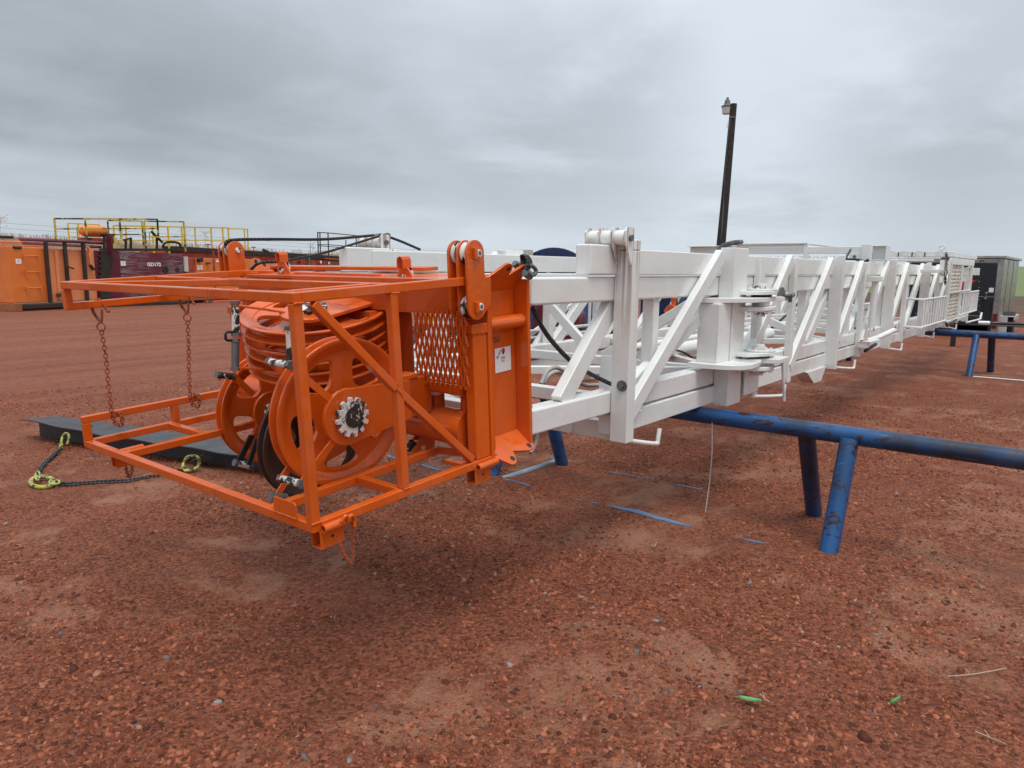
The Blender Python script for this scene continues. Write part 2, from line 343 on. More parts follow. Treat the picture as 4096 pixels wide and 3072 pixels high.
    def build(s, name, mat, parent=None, bevel=0, smooth=False, label=None, seg=2):
        me = bpy.data.meshes.new(name); me.from_pydata(s.v, [], s.f)
        import bmesh
        b = bmesh.new(); b.from_mesh(me); bmesh.ops.recalc_face_normals(b, faces=b.faces); b.to_mesh(me); b.free()
        me.materials.append(mat); o = bpy.data.objects.new(name, me); COL.objects.link(o)
        if parent is not None: o.parent = parent
        if smooth:
            for p in me.polygons: p.use_smooth = True
            me.set_sharp_from_angle(angle=rad(38))
        if bevel:
            bv = o.modifiers.new('bevel', 'BEVEL'); bv.width = bevel; bv.segments = seg; bv.limit_method = 'ANGLE'; bv.angle_limit = rad(40)
            for p in me.polygons: p.use_smooth = True
            bv.harden_normals = True
        if label: o['label'] = label
        return o
def rbox(name, mat, parent, c, bevel=.004, label=None):
    return MB().box(*c).build(name, mat, parent, bevel, label=label)
def rbeam(name, mat, parent, a, b, w, h, up=(0, 0, 1), bevel=.004, label=None):
    return MB().beam(a, b, w, h, up).build(name, mat, parent, bevel, label=label)
def catenary(pts, n=8):                      # Catmull-Rom through points
    P = [Vector(p) for p in pts]; P = [P[0] * 2 - P[1]] + P + [P[-1] * 2 - P[-2]]; o = []
    for i in range(1, len(P) - 2):
        for k in range(n):
            t = k / n; a, b, c, d = P[i - 1], P[i], P[i + 1], P[i + 2]
            o.append(.5 * ((2 * b) + (c - a) * t + (2 * a - 5 * b + 4 * c - d) * t * t + (3 * b - a - 3 * c + d) * t ** 3))
    o.append(P[-2]); return o
def chain_mb(pts, wire, ll, mb=None):        # interlocked oval links along a path
    mb = mb or MB(); P = catenary(pts, 24); dist = [0]
    for i in range(1, len(P)): dist.append(dist[-1] + (P[i] - P[i - 1]).length)
    pitch = ll - wire * 2.2; k = 0; s = pitch / 2
    while s < dist[-1]:
        i = max(j for j in range(len(dist)) if dist[j] <= s); i = min(i, len(P) - 2)
        t = (s - dist[i]) / max(1e-9, dist[i + 1] - dist[i]); c = P[i].lerp(P[i + 1], t); d = (P[i + 1] - P[i]).normalized()
        a = d.cross(Vector((.21, .93, .31))).normalized(); b = d.cross(a)
        ang = (k % 2) * math.pi / 2 + random.uniform(-.25, .25); side = a * math.cos(ang) + b * math.sin(ang)
        hw = ll * .28; hl = ll / 2 - wire / 2 - hw; ring = []
        for q in range(14):
            th = 2 * math.pi * q / 14; x = math.cos(th) * hw; y = math.sin(th) * hw; y += hl if y > 0 else -hl
            ring.append(c + side * x + d * y)
        mb.tube(ring, wire / 2, 6, True); s += pitch; k += 1
    return mb
def text_mesh(name, body, size, mat, parent, M, ext=.0004, label=None, shear=0, bold=0.0):
    cu = bpy.data.curves.new(name, 'FONT'); cu.body = body; cu.size = size; cu.extrude = ext; cu.align_x = 'CENTER'; cu.align_y = 'CENTER'; cu.shear = shear; cu.offset = bold
    o = bpy.data.objects.new(name, cu); COL.objects.link(o); dg = bpy.context.evaluated_depsgraph_get(); me = bpy.data.meshes.new_from_object(o.evaluated_get(dg)); bpy.data.objects.remove(o)
    me.materials.clear(); me.materials.append(mat); me.transform(M); o = bpy.data.objects.new(name, me); COL.objects.link(o); o.parent = parent
    if label: o['label'] = label
    return o
def frame_M(origin, xdir, zup=(0, 0, 1)):    # text lies in the plane xdir x zup
    x = Vector(xdir).normalized(); y = Vector(zup); y = (y - x * y.dot(x)).normalized(); z = x.cross(y); m = Matrix((x, y, z)).transposed().to_4x4(); m.translation = Vector(origin); return m
def copy_tree(o, parent=None):
    c = o.copy(); COL.objects.link(c); c.parent = parent
    for ch in [q for q in COL.objects if q.parent == o]: copy_tree(ch, c)
    return c

# ================================================================== SETTING
def ground():
    def axis(a, b, s):
        v = list(np.arange(a, b, s)); g = s; x = v[-1]
        while x < 1500: g *= 1.18; x += g; v.append(x)
        g = s; x = v[0]; lo = []
        while x > -1500: g *= 1.18; x -= g; lo.append(x)
        return lo[::-1] + v
    xs, ys = axis(0, 7.5, .07), axis(-1.5, 8.5, .07); V = []
    for y in ys:
        for x in xs:
            near = math.exp(-((x - 3.5) ** 2 + (y - 3) ** 2) / 90)
            z = near * (noise.fractal(Vector((x * .55, y * .55, 3)), 1, 2, 4) * .030 + noise.noise(Vector((x * 2.3, y * 2.3, 8))) * .016 + noise.noise(Vector(((x * .8 + y * .6) * 2.2, (y * .8 - x * .6) * .5, 6))) * .022 + noise.noise(Vector((x * 9, y * 9, 1))) * .005)
            V.append((x, y, z - .004 if near > .01 else 0 + z - .004))
    nx = len(xs); Fc = [(j * nx + i, j * nx + i + 1, (j + 1) * nx + i + 1, (j + 1) * nx + i) for j in range(len(ys) - 1) for i in range(nx - 1)]
    me = bpy.data.meshes.new('ground'); me.from_pydata(V, [], Fc); me.materials.append(GROUND)
    for p in me.polygons: p.use_smooth = True
    o = bpy.data.objects.new('ground', me); COL.objects.link(o); tag(o, kind='structure')
ground()
def gz(x, y):
    near = math.exp(-((x - 3.5) ** 2 + (y - 3) ** 2) / 90)
    return near * (noise.fractal(Vector((x * .55, y * .55, 3)), 1, 2, 4) * .030 + noise.noise(Vector((x * 2.3, y * 2.3, 8))) * .016 + noise.noise(Vector(((x * .8 + y * .6) * 2.2, (y * .8 - x * .6) * .5, 6))) * .022 + noise.noise(Vector((x * 9, y * 9, 1))) * .005) - .004

def gravel(n, smin, smax, power, rmin, rmax, name, thick=.26):
    r = (np.random.rand(n) * (rmax ** power - rmin ** power) + rmin ** power) ** (1 / power)
    ang = math.atan2(RY.z, RX.z) + (np.random.rand(n) - .5) * 1.62
    x = r * np.cos(ang); y = r * np.sin(ang)
    # chips lie in drifts, thinner on the clay patches
    keep = np.array([1.3 * noise.noise(Vector((a * .8, b * .8, 5))) + .8 * noise.noise(Vector((a * 2.9, b * 2.9, 2))) + random.random() * .6 > .12 for a, b in zip(x, y)])
    x = x[keep]; y = y[keep]; n = len(x)
    s = smin * (smax / smin) ** (np.random.rand(n) ** 3.4)
    k = 5; V = np.zeros((n, 2 * k, 3)); rot = np.random.rand(n) * 6.283; el = .32 + np.random.rand(n) * .6
    tx = (np.random.rand(n) - .5) * .8; ty = (np.random.rand(n) - .5) * .8
    z0 = np.array([gz(a, b) for a, b in zip(x, y)])
    for j in range(k):
        a = 6.283 * j / k + (np.random.rand(n) - .5) * .9; rr = s * .5 * (.65 + .7 * np.random.rand(n))
        px = rr * np.cos(a); py = rr * np.sin(a) * el; cx = px * np.cos(rot) - py * np.sin(rot); cy = px * np.sin(rot) + py * np.cos(rot)
        t = s * thick * (.5 + .4 * np.random.rand(n))
        V[:, j, 0] = x + cx; V[:, j, 1] = y + cy; V[:, j, 2] = z0 - s * .12
        V[:, k + j, 0] = x + cx * .90; V[:, k + j, 1] = y + cy * .90; V[:, k + j, 2] = z0 + t + cx * tx + cy * ty
    nv = n * 2 * k; base = (np.arange(n) * 2 * k)[:, None]
    top = base + np.arange(k, 2 * k)[None]
    loops = [top.reshape(n, k)]
    for j in range(k): j2 = (j + 1) % k; loops.append(base + np.array([[j, j2, k + j2, k + j]]))
    lt = np.concatenate([l for l in loops], axis=1).reshape(-1)
    tot = np.tile(np.array([k] + [4] * k), n); st = np.concatenate([[0], np.cumsum(tot)[:-1]])
    me = bpy.data.meshes.new(name); me.vertices.add(nv); me.vertices.foreach_set('co', V.reshape(-1)); me.loops.add(len(lt)); me.loops.foreach_set('vertex_index', lt.astype(np.int32))
    me.polygons.add(len(tot)); me.polygons.foreach_set('loop_start', st.astype(np.int32)); me.polygons.foreach_set('loop_total', tot.astype(np.int32)); me.update(calc_edges=True); me.validate()
    me.materials.append(CHIP); o = bpy.data.objects.new(name, me); COL.objects.link(o); return o
tag(gravel(360000, .0040, .034, 1.15, 1.6, 11, 'gravel'), 'loose red shale chips scattered over the yard', kind='stuff')
tag(gravel(650, .020, .052, 1.1, 2.0, 13, 'larger_stones', .45), 'larger red and grey stones lying on the gravel', kind='stuff')

def field():
    mb = MB(); xs = [62, 90, 130, 180, 250, 340, 480, 700, 1000]; ys = [-400, -200, -80, -30, 0, 20, 60, 120, 260, 420, 700]
    for y in ys:
        for i, x in enumerate(xs): mb.v.append((x, y, .02 + 3.6 * (min(1, (x - 62) / 150)) ** 1.3 + .5 * noise.noise(Vector((x * .01, y * .01, 0)))* (i > 0)))
    n = len(xs)
    for j in range(len(ys) - 1):
        for i in range(n - 1): mb.f.append((j * n + i, j * n + i + 1, (j + 1) * n + i + 1, (j + 1) * n + i))
    tag(mb.build('crop_field', FIELD, smooth=True), 'green crop field rising to the horizon', kind='structure')
field()
def fz(px):                                   # distance of the tank row for a picture column
    return np.interp(px, [-600, 54, 393, 736, 1000, 1500, 1800], [20.5, 24.4, 27.3, 30, 34, 48, 58])
def berm():
    cols = list(range(-900, 3300, 60)); mb = MB(); rows = ((0, 0), (2.4, 1), (5.5, 1.04), (60, .55)); tops = {}
    for c in cols:
        d = fz(c) + 6.5; ytop = np.interp(c, [-900, 100, 1168, 2300, 3300], [900, 951, 1010, 1052, 1088])
        hzn = on(0, 0, Z=0) if False else None
        zt = (G(c, d + 2.4, 0) - CAM).length  # placeholder distance
        x = (c - 2048) / F * (d + 2.4); zt = H + (R @ Vector((x, (ytop - 1536) / F * (d + 2.4), d + 2.4))).z
        zt = max(.05, zt * min(1, max(.02, (3250 - c) / 900)))
        for k, (dd, f) in enumerate(rows):
            p = G(c, d + dd, 0); mb.v.append((p.x, p.y, -.05 + zt * f + (noise.noise(Vector((p.x * .6, p.y * .6, k))) * .12 if k else 0)))
        tops[c] = (G(c, d + 2.4, 0), zt)
    n = len(rows)
    for j in range(len(cols) - 1):
        for i in range(n - 1): mb.f.append((j * n + i, j * n + i + 1, (j + 1) * n + i + 1, (j + 1) * n + i))
    tag(mb.build('earth_bank', BERM, smooth=True), 'low dry earth bank behind the tanks', kind='structure'); return tops
TOPS = berm()
def bankpt(px, extra=0.0):
    ks = sorted(TOPS); a = max(k for k in ks if k <= px); b = a + 60; t = (px - a) / 60
    return TOPS[a][0].lerp(TOPS[b][0], t), TOPS[a][1] * (1 - t) + TOPS[b][1] * t
def dry_grass():
    mb = MB()
    for i in range(5200):
        px = random.uniform(-500, 2100)
        if noise.noise(Vector((px * .02, 0, 4))) + random.random() * .9 < .25: continue
        p, z = bankpt(px); a = random.uniform(0, 6.28); o = random.uniform(-2, 2.6); h = random.uniform(.06, .32) * (1 + .7 * noise.noise(Vector((px * .011, 3, 1))))
        b = Vector((p.x + .35 * o, p.y + .55 * o, z - .08)); lean = Vector((math.cos(a), math.sin(a), 0)) * h * random.uniform(.1, .6); w = Vector((.006, -.006, 0))
        n = len(mb.v); mb.v += [tuple(b - w), tuple(b + w), tuple(b + lean * .5 + Vector((0, 0, h * .7)) + w * .7), tuple(b + lean + Vector((0, 0, h)))]; mb.f += [(n, n + 1, n + 2), (n, n + 2, n + 3)]
    tag(mb.build('dry_grass', DRY), 'dry grass along the top of the earth bank', kind='stuff')
dry_grass()
for px, hh, lab in ((25, 1.05, 'tall bare dry weed stalk on the bank at the far left of the yard'), (505, .95, 'branching dry weed behind the yellow railings of the maroon tank'), (755, 1.15, 'dry seed-headed weed seen through the long yellow railing'), (830, 1.0, 'dry weed with drooping heads right of its seed-headed neighbour'), (1255, .75, 'dry weed on the bank left of the black platform railing')):
    p, z = bankpt(px); mb = MB(); b = Vector((p.x, p.y, z - .1)); mb.tube([b, b + Vector((.02, .0, hh * .5)), b + Vector((.09, .02, hh))], .010, 5)
    for k in range(16):
        s = b + Vector((.05, .01, hh * random.uniform(.4, .98))); e_ = s + Vector((random.uniform(-.28, .28), random.uniform(-.28, .28), random.uniform(.03, .2))); mb.tube([s, e_], .006, 4); mb.sphere(e_, .022, 6)
    tag(mb.build('dry_weed', DRY), lab, 'weed', 'dry weeds on the earth bank')
def fence():
    t = thing('wire_fence', 'thin barbed wire fence along the top of the earth bank', 'fence', bankpt(300)[0])
    inv = Matrix.Translation(-t.location)
    cols = [-400, -60, 300, 596, 900, 1250, 1560, 1900]
    P = []
    for c in cols:
        p, z = bankpt(c); p = Vector((p.x + .8, p.y + 1.2, z - .25)); P.append(p - t.location)
    for p in P: MB().cyl(p, p + Vector((0, 0, .95)), .018, 8).build('fence_post', WOODP, t)
    for h in (.42, .66, .90): MB().tube([p + Vector((0, 0, h)) for p in P], .006, 5).build('wire', GREYM, t)
fence()

# ================================================================== BACKGROUND TANKS
def quad_box(mb, pa, pb, depth, z0, za, zb):  # a long box from plan point pa to pb, going back by depth
    pa, pb = Vector((pa.x, pa.y, 0)), Vector((pb.x, pb.y, 0)); d = (pb - pa).normalized(); back = Vector((-d.y, d.x, 0)) * depth
    if back.dot(Vector((RY.z * 0 + .56, .83, 0))) < 0: back = -back
    n = len(mb.v)
    for p, z in ((pa, za), (pb, zb), (pb + back, zb), (pa + back, za)): mb.v += [(p.x, p.y, z0), (p.x, p.y, z)]
    mb.f += [(n, n + 2, n + 3, n + 1), (n + 2, n + 4, n + 5, n + 3), (n + 4, n + 6, n + 7, n + 5), (n + 6, n, n + 1, n + 7), (n + 1, n + 3, n + 5, n + 7), (n, n + 6, n + 4, n + 2)]
    return d, back.normalized()
def tank_frame(px0, d0, px1, d1):
    a, b = G(px0, d0), G(px1, d1); d = (b - a).normalized(); n = Vector((d.y, -d.x, 0))   # n points toward the camera
    if n.dot(CAM - a) < 0: n = -n
    return a, b, d, n
def facept(a, d, px, py, off=0.0, n=Vector((0, 0, 0))):  # point of the tank's front plane seen at a pixel
    r = ray(px, py); nn = Vector((-d.y, d.x, 0)); o = a + n * off; t = (o - CAM).dot(nn) / r.dot(nn); return CAM + r * t
c0 = lambda x, y: (x / 3.686, 850 + y / 3.686)
c1 = lambda x, y: (x / 2.0109, 800 + y / 2.0109)
c2 = lambda x, y: (850 + x / 2.0109, 850 + y / 2.0109)
c4 = lambda x, y: (700 + x / 2.765, 900 + y / 2.765)
def sticker(parent, p, d, n, w, h):
    n = n.normalized(); m = frame_M(p + n * .006, d); mb = MB()
    x, y = m.col[0].to_3d(), m.col[1].to_3d(); c = m.translation
    mb.beam(c - x * w / 2, c + x * w / 2, .003, h, y).build('lot_sticker', STICK, parent, label='white lot sticker with red logo')
    k = [q for q in COL.objects if q.name.startswith('lot_sticker')][-1]
    text_mesh('printed_logo', 'P', h * .34, REDINK, k, Matrix.Translation(n * .004 + y * h * .22) @ m, bold=h * .01)
    text_mesh('printed_text', 'Auction\nLot #:', h * .10, INK, k, Matrix.Translation(n * .004 - y * h * .06) @ m)

# --- tank A: orange, left
def tank_a():
    a, b, d, n = tank_frame(54, 24.4, 393, 27.3); t = thing('mud_tank', 'big orange steel tank with three black uprights at the far left', 'tank', a)
    t.location = a; off = -a
    def P(px, py, o=0.0): return facept(a, d, px, py, o, n) - a
    mid = P(*c0(665, 520)); 
    zt = P(54, 986).z
    b1 = a + d * (P(*c0(690, 900)).length if False else (Vector((P(*c0(680, 900)).x, P(*c0(680, 900)).y, 0)).length))
    o = MB(); quad_box(o, a - a, b1 - a, 2.6, .27, zt, zt - .02); o.build('tank_end', TANKO, t, .02)
    o = MB(); quad_box(o, b1 - a, b - a, 2.6, .27, zt - .02, zt - .05); o.build('tank_shell', TANKP, t, .02)
    # end face running back to the left
    for px0, w in ((680, .19), (960, .19), (1228, .20)):
        q = P(*c0(px0, 900)); q.z = 0; s = P(*c0(px0, 430)).z
        MB().beam(q + n * .10 + Vector((0, 0, .2)), q + n * .10 + Vector((0, 0, s)), .08, w * .62, d).build('upright', SOOT, t, .01)
    q0, q1 = P(*c0(650, 425)), P(*c0(1270, 440)); MB().beam(q0 + n * .1, q1 + n * .1, .14, .06).build('top_beam', SOOT, t, .01)
    MB().beam(P(*c0(915, 790)) + n * .2, P(*c0(1035, 830)) + n * .2, .03, .05).build('latch_bar', SOOT, t)
    for i, (x0, x1, y) in enumerate(((330, 530, 640), (350, 550, 875), (365, 570, 1110))):
        A, B = P(*c0(x0, y)), P(*c0(x1, y)); mb = MB(); mb.cyl(A + n * .12, B + n * .12, .018, 8)
        for q in (A, B): mb.beam(q, q + n * .13, .03, .10)
        mb.build('ladder_rung', TANKO, t)
    # ribs on the shell, outlet pipes and hose
    for x in (845,): q = P(*c0(x, 900)); MB().beam(Vector((q.x, q.y, .3)) + n * .03, Vector((q.x, q.y, zt - .1)) + n * .03, .05, .12, d).build('rib', TANKP, t, .01)
    q = P(*c0(850, 1210)); mb = MB(); mb.v = []; mb.tube([q - n * 0, q + n * .22], .075, 18); mb.build('outlet_pipe', GREYM, t, smooth=True); MB().cyl(q + n * .221, q + n * .225, .058, 18).build('pipe_mouth', BLACK, t)
    hp = [P(*c0(1240, 500)), P(*c0(1275, 560)), P(*c0(1285, 660)), P(*c0(1300, 760)), P(*c0(1325, 800))]; MB().tube(catenary([p + n * .16 for p in hp], 5), .055, 12).build('hose', TANKP, t, smooth=True)
    MB().tube([p + n * .16 for p in (P(*c0(1285, 770)), P(*c0(1335, 845)))], .065, 12).build('hose_coupling', BLACK, t, smooth=True)
    sticker(t, P(*c0(270, 720)), d, n, .19, .165)
    # skid
    q0 = P(*c0(-900, 1380)); MB().beam(Vector((0, 0, .14)) - d * .02 + n * .15, Vector((b.x - a.x, b.y - a.y, .14)) + n * .15, .2, .20).build('skid_pipe', SOOT, t, .05)
    bk = Vector((-d.y, d.x, 0)); bk = bk if bk.dot(n) < 0 else -bk
    MB().beam(Vector((0, 0, .13)) + n * .28, Vector((0, 0, .13)) + bk * 3.0, .25, .26).build('skid_beam', OLIVE, t, .01)
    # end face pipes on the roof
    for z, r_, m_, x0, x1, y0, y1 in ((0, .062, PLUM, 290, 1510, 390, 450), (0, .05, PLUM, 330, 1490, 450, 510), (0, .04, TANKP, -600, 330, 415, 435), (0, .02, TANKO, -600, 660, 460, 505), (0, .05, SOOT, -400, 190, 350, 365)):
        MB().tube([facept(a, d, *c0(x0, y0), -.5, n) - a, facept(a, d, *c0(x1, y1), -.5, n) - a], r_, 14).build('roof_pipe', m_, t, smooth=True)
    MB().tube([P(*c0(190, 510)), P(*c0(250, 520)), P(*c0(310, 518))], .045, 10).build('valve_stub', SOOT, t, smooth=True)
    return t
tank_a()

def railing(name, t, pts, hpx, mat, posts, r=.028, midf=.5):
    """pts: top-rail points (world, relative to t); hpx: height."""
    mb = MB()
    for a, b in zip(pts[:-1], pts[1:]): mb.beam(a, b, r * 2, r * 2)
    mb.build('top_rail', mat, t)
    mb = MB(); dz = Vector((0, 0, hpx * midf))
    for a, b in zip(pts[:-1], pts[1:]): mb.beam(a - dz, b - dz, r * 1.8, r * 1.8)
    mb.build('mid_rail', mat, t)
    for p in posts: MB().beam(p, p - Vector((0, 0, hpx)), r * 2, r * 2, (1, 0, 0)).build('rail_post', mat, t)
# --- tank B: maroon GD172
def tank_b():
    a, b, d, n = tank_frame(394, 27.3, 742, 30.1); t = thing('mud_tank', 'maroon steel tank lettered GD172 with grey scrapes across its side', 'tank', a)
    def P(px, py, o=0.0): return facept(a, d, px, py, o, n) - a
    z0, z1 = P(*c1(820, 405)).z, P(*c1(1490, 435)).z
    sp = P(*c1(965, 500)); k = Vector((sp.x, sp.y, 0)).length
    o = MB(); quad_box(o, Vector((0, 0, 0)), d * k, 2.5, .25, z0, z0 - .02); o.build('tank_end', MAROON, t, .02)
    o = MB(); quad_box(o, d * k, d * (b - a).length, 2.5, .25, z0 - .02, z1); o.build('tank_shell', SCRAPE, t, .02)
    # jagged black rack plate at the left
    poly = []
    for i in range(13):
        f = i / 12; poly.append((790 + (18 if i % 2 else -6), 410 + 250 * f))
    poly += [(800, 790), (885, 790), (880, 560), (905, 470), (870, 410)]
    pts = [P(*c1(x, y)) for x, y in poly]; mb = MB(); m = len(pts)
    for o_ in (.03, .08): mb.v += [tuple(p + n * o_) for p in pts]
    mb.f = [tuple(range(m)), tuple(range(2 * m - 1, m - 1, -1))] + [(i, (i + 1) % m, m + (i + 1) % m, m + i) for i in range(m)]; mb.build('toothed_rack_plate', SOOT, t)
    q = P(*c1(848, 300)); mb = MB(); mb.cyl(q + n * .3 + Vector((0, 0, .05)), P(*c1(860, 350)) + n * .3, .13, 18, .125); mb.cyl(P(*c1(845, 330)) + n * .3, P(*c1(862, 445)) + n * .3, .125, 18, .03); mb.build('desander_cone', MAROON, t, smooth=True)
    MB().beam(P(*c1(1385, 0 + 505)) + n * .02, P(*c1(1455, 500)) + n * .03, .02, .015).build('grab_bar', MAROON, t)
    for x, y in ((1330, 560), (1425, 560)): q = P(*c1(x, y)); MB().cyl(q, q + n * .03, .125 if x < 1400 else .09, 20).build('round_hatch', RUBBER if x < 1400 else SOOT, t)
    q = P(*c1(1492, 510)); MB().beam(q + n * .02 + Vector((0, 0, -.33)), q + n * .02 + Vector((0, 0, .28)), .10, .16, d).build('end_strip', CONC, t)
    text_mesh('painted_number', 'GD172', .19, STICK, t, frame_M(P(*c1(1238, 520)) + n * .012, d), bold=.007)
    sticker(t, P(*c1(990, 510)), d, n, .18, .18)
    MB().beam(P(*c1(830, 840)) + n * .1, P(*c1(1480, 835)) + n * .1, .25, .22).build('skid_pipe', SOOT, t, .04)
    # deck gear
    MB().beam(P(*c1(880, 400)) - n * .4, P(*c1(1480, 400)) - n * .4, .8, .10).build('deck', SOOT, t)
    for x, y0, y1 in ((890, 280, 400), (915, 270, 400), (950, 285, 400), (1065, 320, 400), (1105, 300, 390), (1315, 280, 400)): MB().beam(P(*c1(x, y0)) - n * .5, P(*c1(x, y1)) - n * .5, .07, .075, d).build('deck_valve_stem', SOOT, t)
    MB().tube([P(*c1(860, 275)) - n * .5, P(*c1(970, 280)) - n * .5], .05, 10).build('deck_manifold', SOOT, t, smooth=True); MB().tube([P(*c1(1045, 320)) - n * .5, P(*c1(1110, 305)) - n * .5], .035, 10).build('deck_manifold', SOOT, t, smooth=True)
    MB().tube(catenary([P(*c1(1375, 385)) - n * .6, P(*c1(1385, 350)) - n * .6, P(*c1(1430, 335)) - n * .6, P(*c1(1500, 345)) - n * .6, P(*c1(1520, 375)) - n * .6], 6), .05, 8).build('bent_hose', RUBBER, t, smooth=True)
    MB().tube([P(*c1(1270, 250)) - n * .5, P(*c1(1360, 340)) - n * .5], .05, 8).build('swing_arm', SOOT, t)
    return a, b, d, n
TB = tank_b()
def rails_b():
    a, b, d, n = TB
    t = thing('guard_railing', 'yellow guard railing with blackened paint above the maroon tank', 'railing', a)
    def P(px, py, o=-.2): return facept(a, d, px, py, o, n) - a
    h = (P(*c0(800, 90)) - P(*c0(815, 395))).z
    top = [P(*c0(800, 90)), P(*c1(1265, 155))]; railing('r', t, top, h, YELLOWD, [P(*c0(800, 90)), P(*c0(1255, 95)), P(*c1(962, 155)), P(*c1(1265, 155))], .027)
    t = thing('guard_railing', 'short blackened yellow railing panel at the right end of the maroon tank', 'railing', a)
    top = [P(*c1(1160, 170), -.1), P(*c1(1478, 175), -.1)]; h = (P(*c1(1478, 175), -.1) - P(*c1(1465, 415), -.1)).z
    railing('r', t, top, h, YELLOWD, [top[0], top[1]], .025)
    t = thing('guard_railing', 'blackened yellow railing crossing behind the first one above the maroon tank', 'railing', a)
    top = [P(*c1(865, 165), -1.6), P(*c1(1142, 170), -1.6)]; h = (top[1] - P(*c1(1165, 385), -1.6)).z
    railing('r', t, top, h, YELLOWD, [top[0], top[1]], .025)
    t = thing('guard_railing', 'low yellow railing around the orange air receiver', 'railing', a)
    top = [P(*c1(545, 187), -2.4), P(*c1(797, 200), -2.4)]; h = (top[0] - P(*c1(553, 315), -2.4)).z
    railing('r', t, top, h, YELLOW, [top[0], P(*c1(628, 191), -2.4), top[1]], .022, .85)
    # air receiver
    t = thing('air_receiver', 'horizontal orange pressure vessel on a dark red cradle above the tanks', 'pressure vessel', a)
    A, B = P(*c1(675, 250), -1.3), P(*c1(830, 255), -1.3); r_ = .21; ax = (B - A).normalized(); M = ax.to_track_quat('Z', 'Y').to_matrix().to_4x4(); Lh = (B - A).length
    prof = [(0, -.17), (.11, -.15), (.18, -.08), (r_, 0), (r_, Lh), (.18, Lh + .08), (.11, Lh + .15), (0, Lh + .17)]
    mb = MB(); mb.lathe(prof, 28, False); mb.v = [tuple(A + M.to_3x3() @ Vector(v)) for v in mb.v]; mb.build('vessel', TANKO, t, smooth=True)
    mb = MB(); mb.beam(A - Vector((0, 0, .31)) - ax * .2, B - Vector((0, 0, .31)) + ax * .1, .3, .12); mb.build('cradle', TANKR, t)
rails_b()
# --- tank C, small orange in front
def tank_c():
    a, b, d, n = tank_frame(748, 30.3, 1010, 34); t = thing('mud_tank', 'low orange tank with two round valves beside the maroon tank', 'tank', a)
    def P(px, py, o=0.0): return facept(a, d, px, py, o, n) - a
    o = MB(); k = Vector(P(*c4(232, 450)).to_2d().to_3d()).length; quad_box(o, Vector((0, 0, 0)), d * k, 2.0, .25, P(*c4(135, 362)).z, P(*c4(232, 364)).z); o.build('tank_end', TANKR, t, .02)
    o = MB(); quad_box(o, d * k, d * (b - a).length, 2.0, .25, P(*c4(232, 364)).z, P(*c4(540, 372)).z); o.build('tank_shell', TANKO, t, .02)
    q = P(*c4(255, 385)); MB().cyl(q, q + n * .2, .10, 14).build('valve', SOOT, t, smooth=True)
    q = P(*c4(348, 420)); MB().cyl(q, q + n * .22, .055, 12).build('valve', GREYM, t, smooth=True)
    q = P(*c4(468, 400)); MB().beam(q - d * .085 + n * .01, q + d * .085 + n * .01, .01, .10).build('plate', STICK, t)
    sticker(t, P(*c4(275, 470)), d, n, .29, .2)
    for x in (427,): q = P(*c4(x, 420)); MB().beam(Vector((q.x, q.y, .3)) + n * .02, Vector((q.x, q.y, q.z + .55)) + n * .02, .03, .05, d).build('rib', TANKR, t)
    MB().tube([P(*c1(1620, 828)) + n * .2, P(*c1(1990, 815)) + n * .2], .11, 12).build('skid_pipe', TANKR, t, smooth=True)
tank_c()
def tank_d():
    a, b, d, n = tank_frame(738, 34.5, 1165, 42); t = thing('mud_tank', 'long rusty red tank with soot-black deck behind the low orange tank', 'tank', a)
    def P(px, py, o=0.0): return facept(a, d, px, py, o, n) - a
    o = MB(); quad_box(o, Vector((0, 0, 0)), d * (b - a).length, 2.6, .25, P(*c4(110, 290)).z, P(*c4(1280, 352)).z); o.build('tank_shell', TANKR, t, .02)
    MB().beam(P(*c4(0, 262)) - n * .3, P(*c4(1290, 335)) - n * .3, .9, .22).build('deck', SOOT, t)
    for x, y in ((365, 215), (868, 245)):
        q = P(*c4(x, y), -.3); mb = MB(); mb.cyl(q - Vector((0, 0, .42)), q, .022, 8); mb.cyl(q - d * .16, q + d * .16, .028, 10); mb.build('valve_wheel', RED, t)
    MB().tube([P(*c4(975, 275), -.2), P(*c4(1030, 300), -.2), P(*c4(1045, 325), -.2)], .08, 8).build('vent_pipe', SOOT, t, smooth=True)
    q = P(*c4(890, 400)); poly = [(820, 430), (830, 390), (850, 372), (885, 364), (920, 372), (945, 400), (1000, 420), (1060, 400), (1120, 395), (1120, 470), (820, 470)]
    pts = [P(*c4(x, y), .15) for x, y in poly]; mb = MB(); m = len(pts)
    for o_ in (0, .06): mb.v += [tuple(p + n * o_) for p in pts]
    mb.f = [tuple(range(m)), tuple(range(2 * m - 1, m - 1, -1))] + [(i, (i + 1) % m, m + (i + 1) % m, m + i) for i in range(m)]; mb.build('lifting_lug_plate', TANKP, t)
    q = P(*c4(893, 402), .21); MB().cyl(q, q + n * .02, .10, 16).build('lug_hole', SOOT, t)
    t2 = thing('guard_railing', 'long clean yellow railing above the rusty red tank', 'railing', a)
    top = [P(*c1(912, 207), -.3), P(*c1(1835, 225), -.3)]; h = (P(*c1(1570, 222), -.3) - P(*c1(1577, 430), -.3)).z
    railing('r', t2, top, h, YELLOW, [P(*c1(x, 207 + (x - 912) * .0195), -.3) for x in (912, 1010, 1225, 1350, 1460, 1567, 1697, 1790, 1835)], .03)
    t3 = thing('guard_railing', 'end panel of yellow railing beside the orange rope sheave bracket', 'railing', a)
    top = [P(*c1(1845, 230), -.1), P(*c1(1990, 235), -.1)]; h = (P(*c1(1990, 235), -.1) - P(*c1(2000, 500), -.1)).z
    railing('r', t3, top, h, YELLOW, [P(*c1(1965, 233), -.1), top[1]], .026)
tank_d()
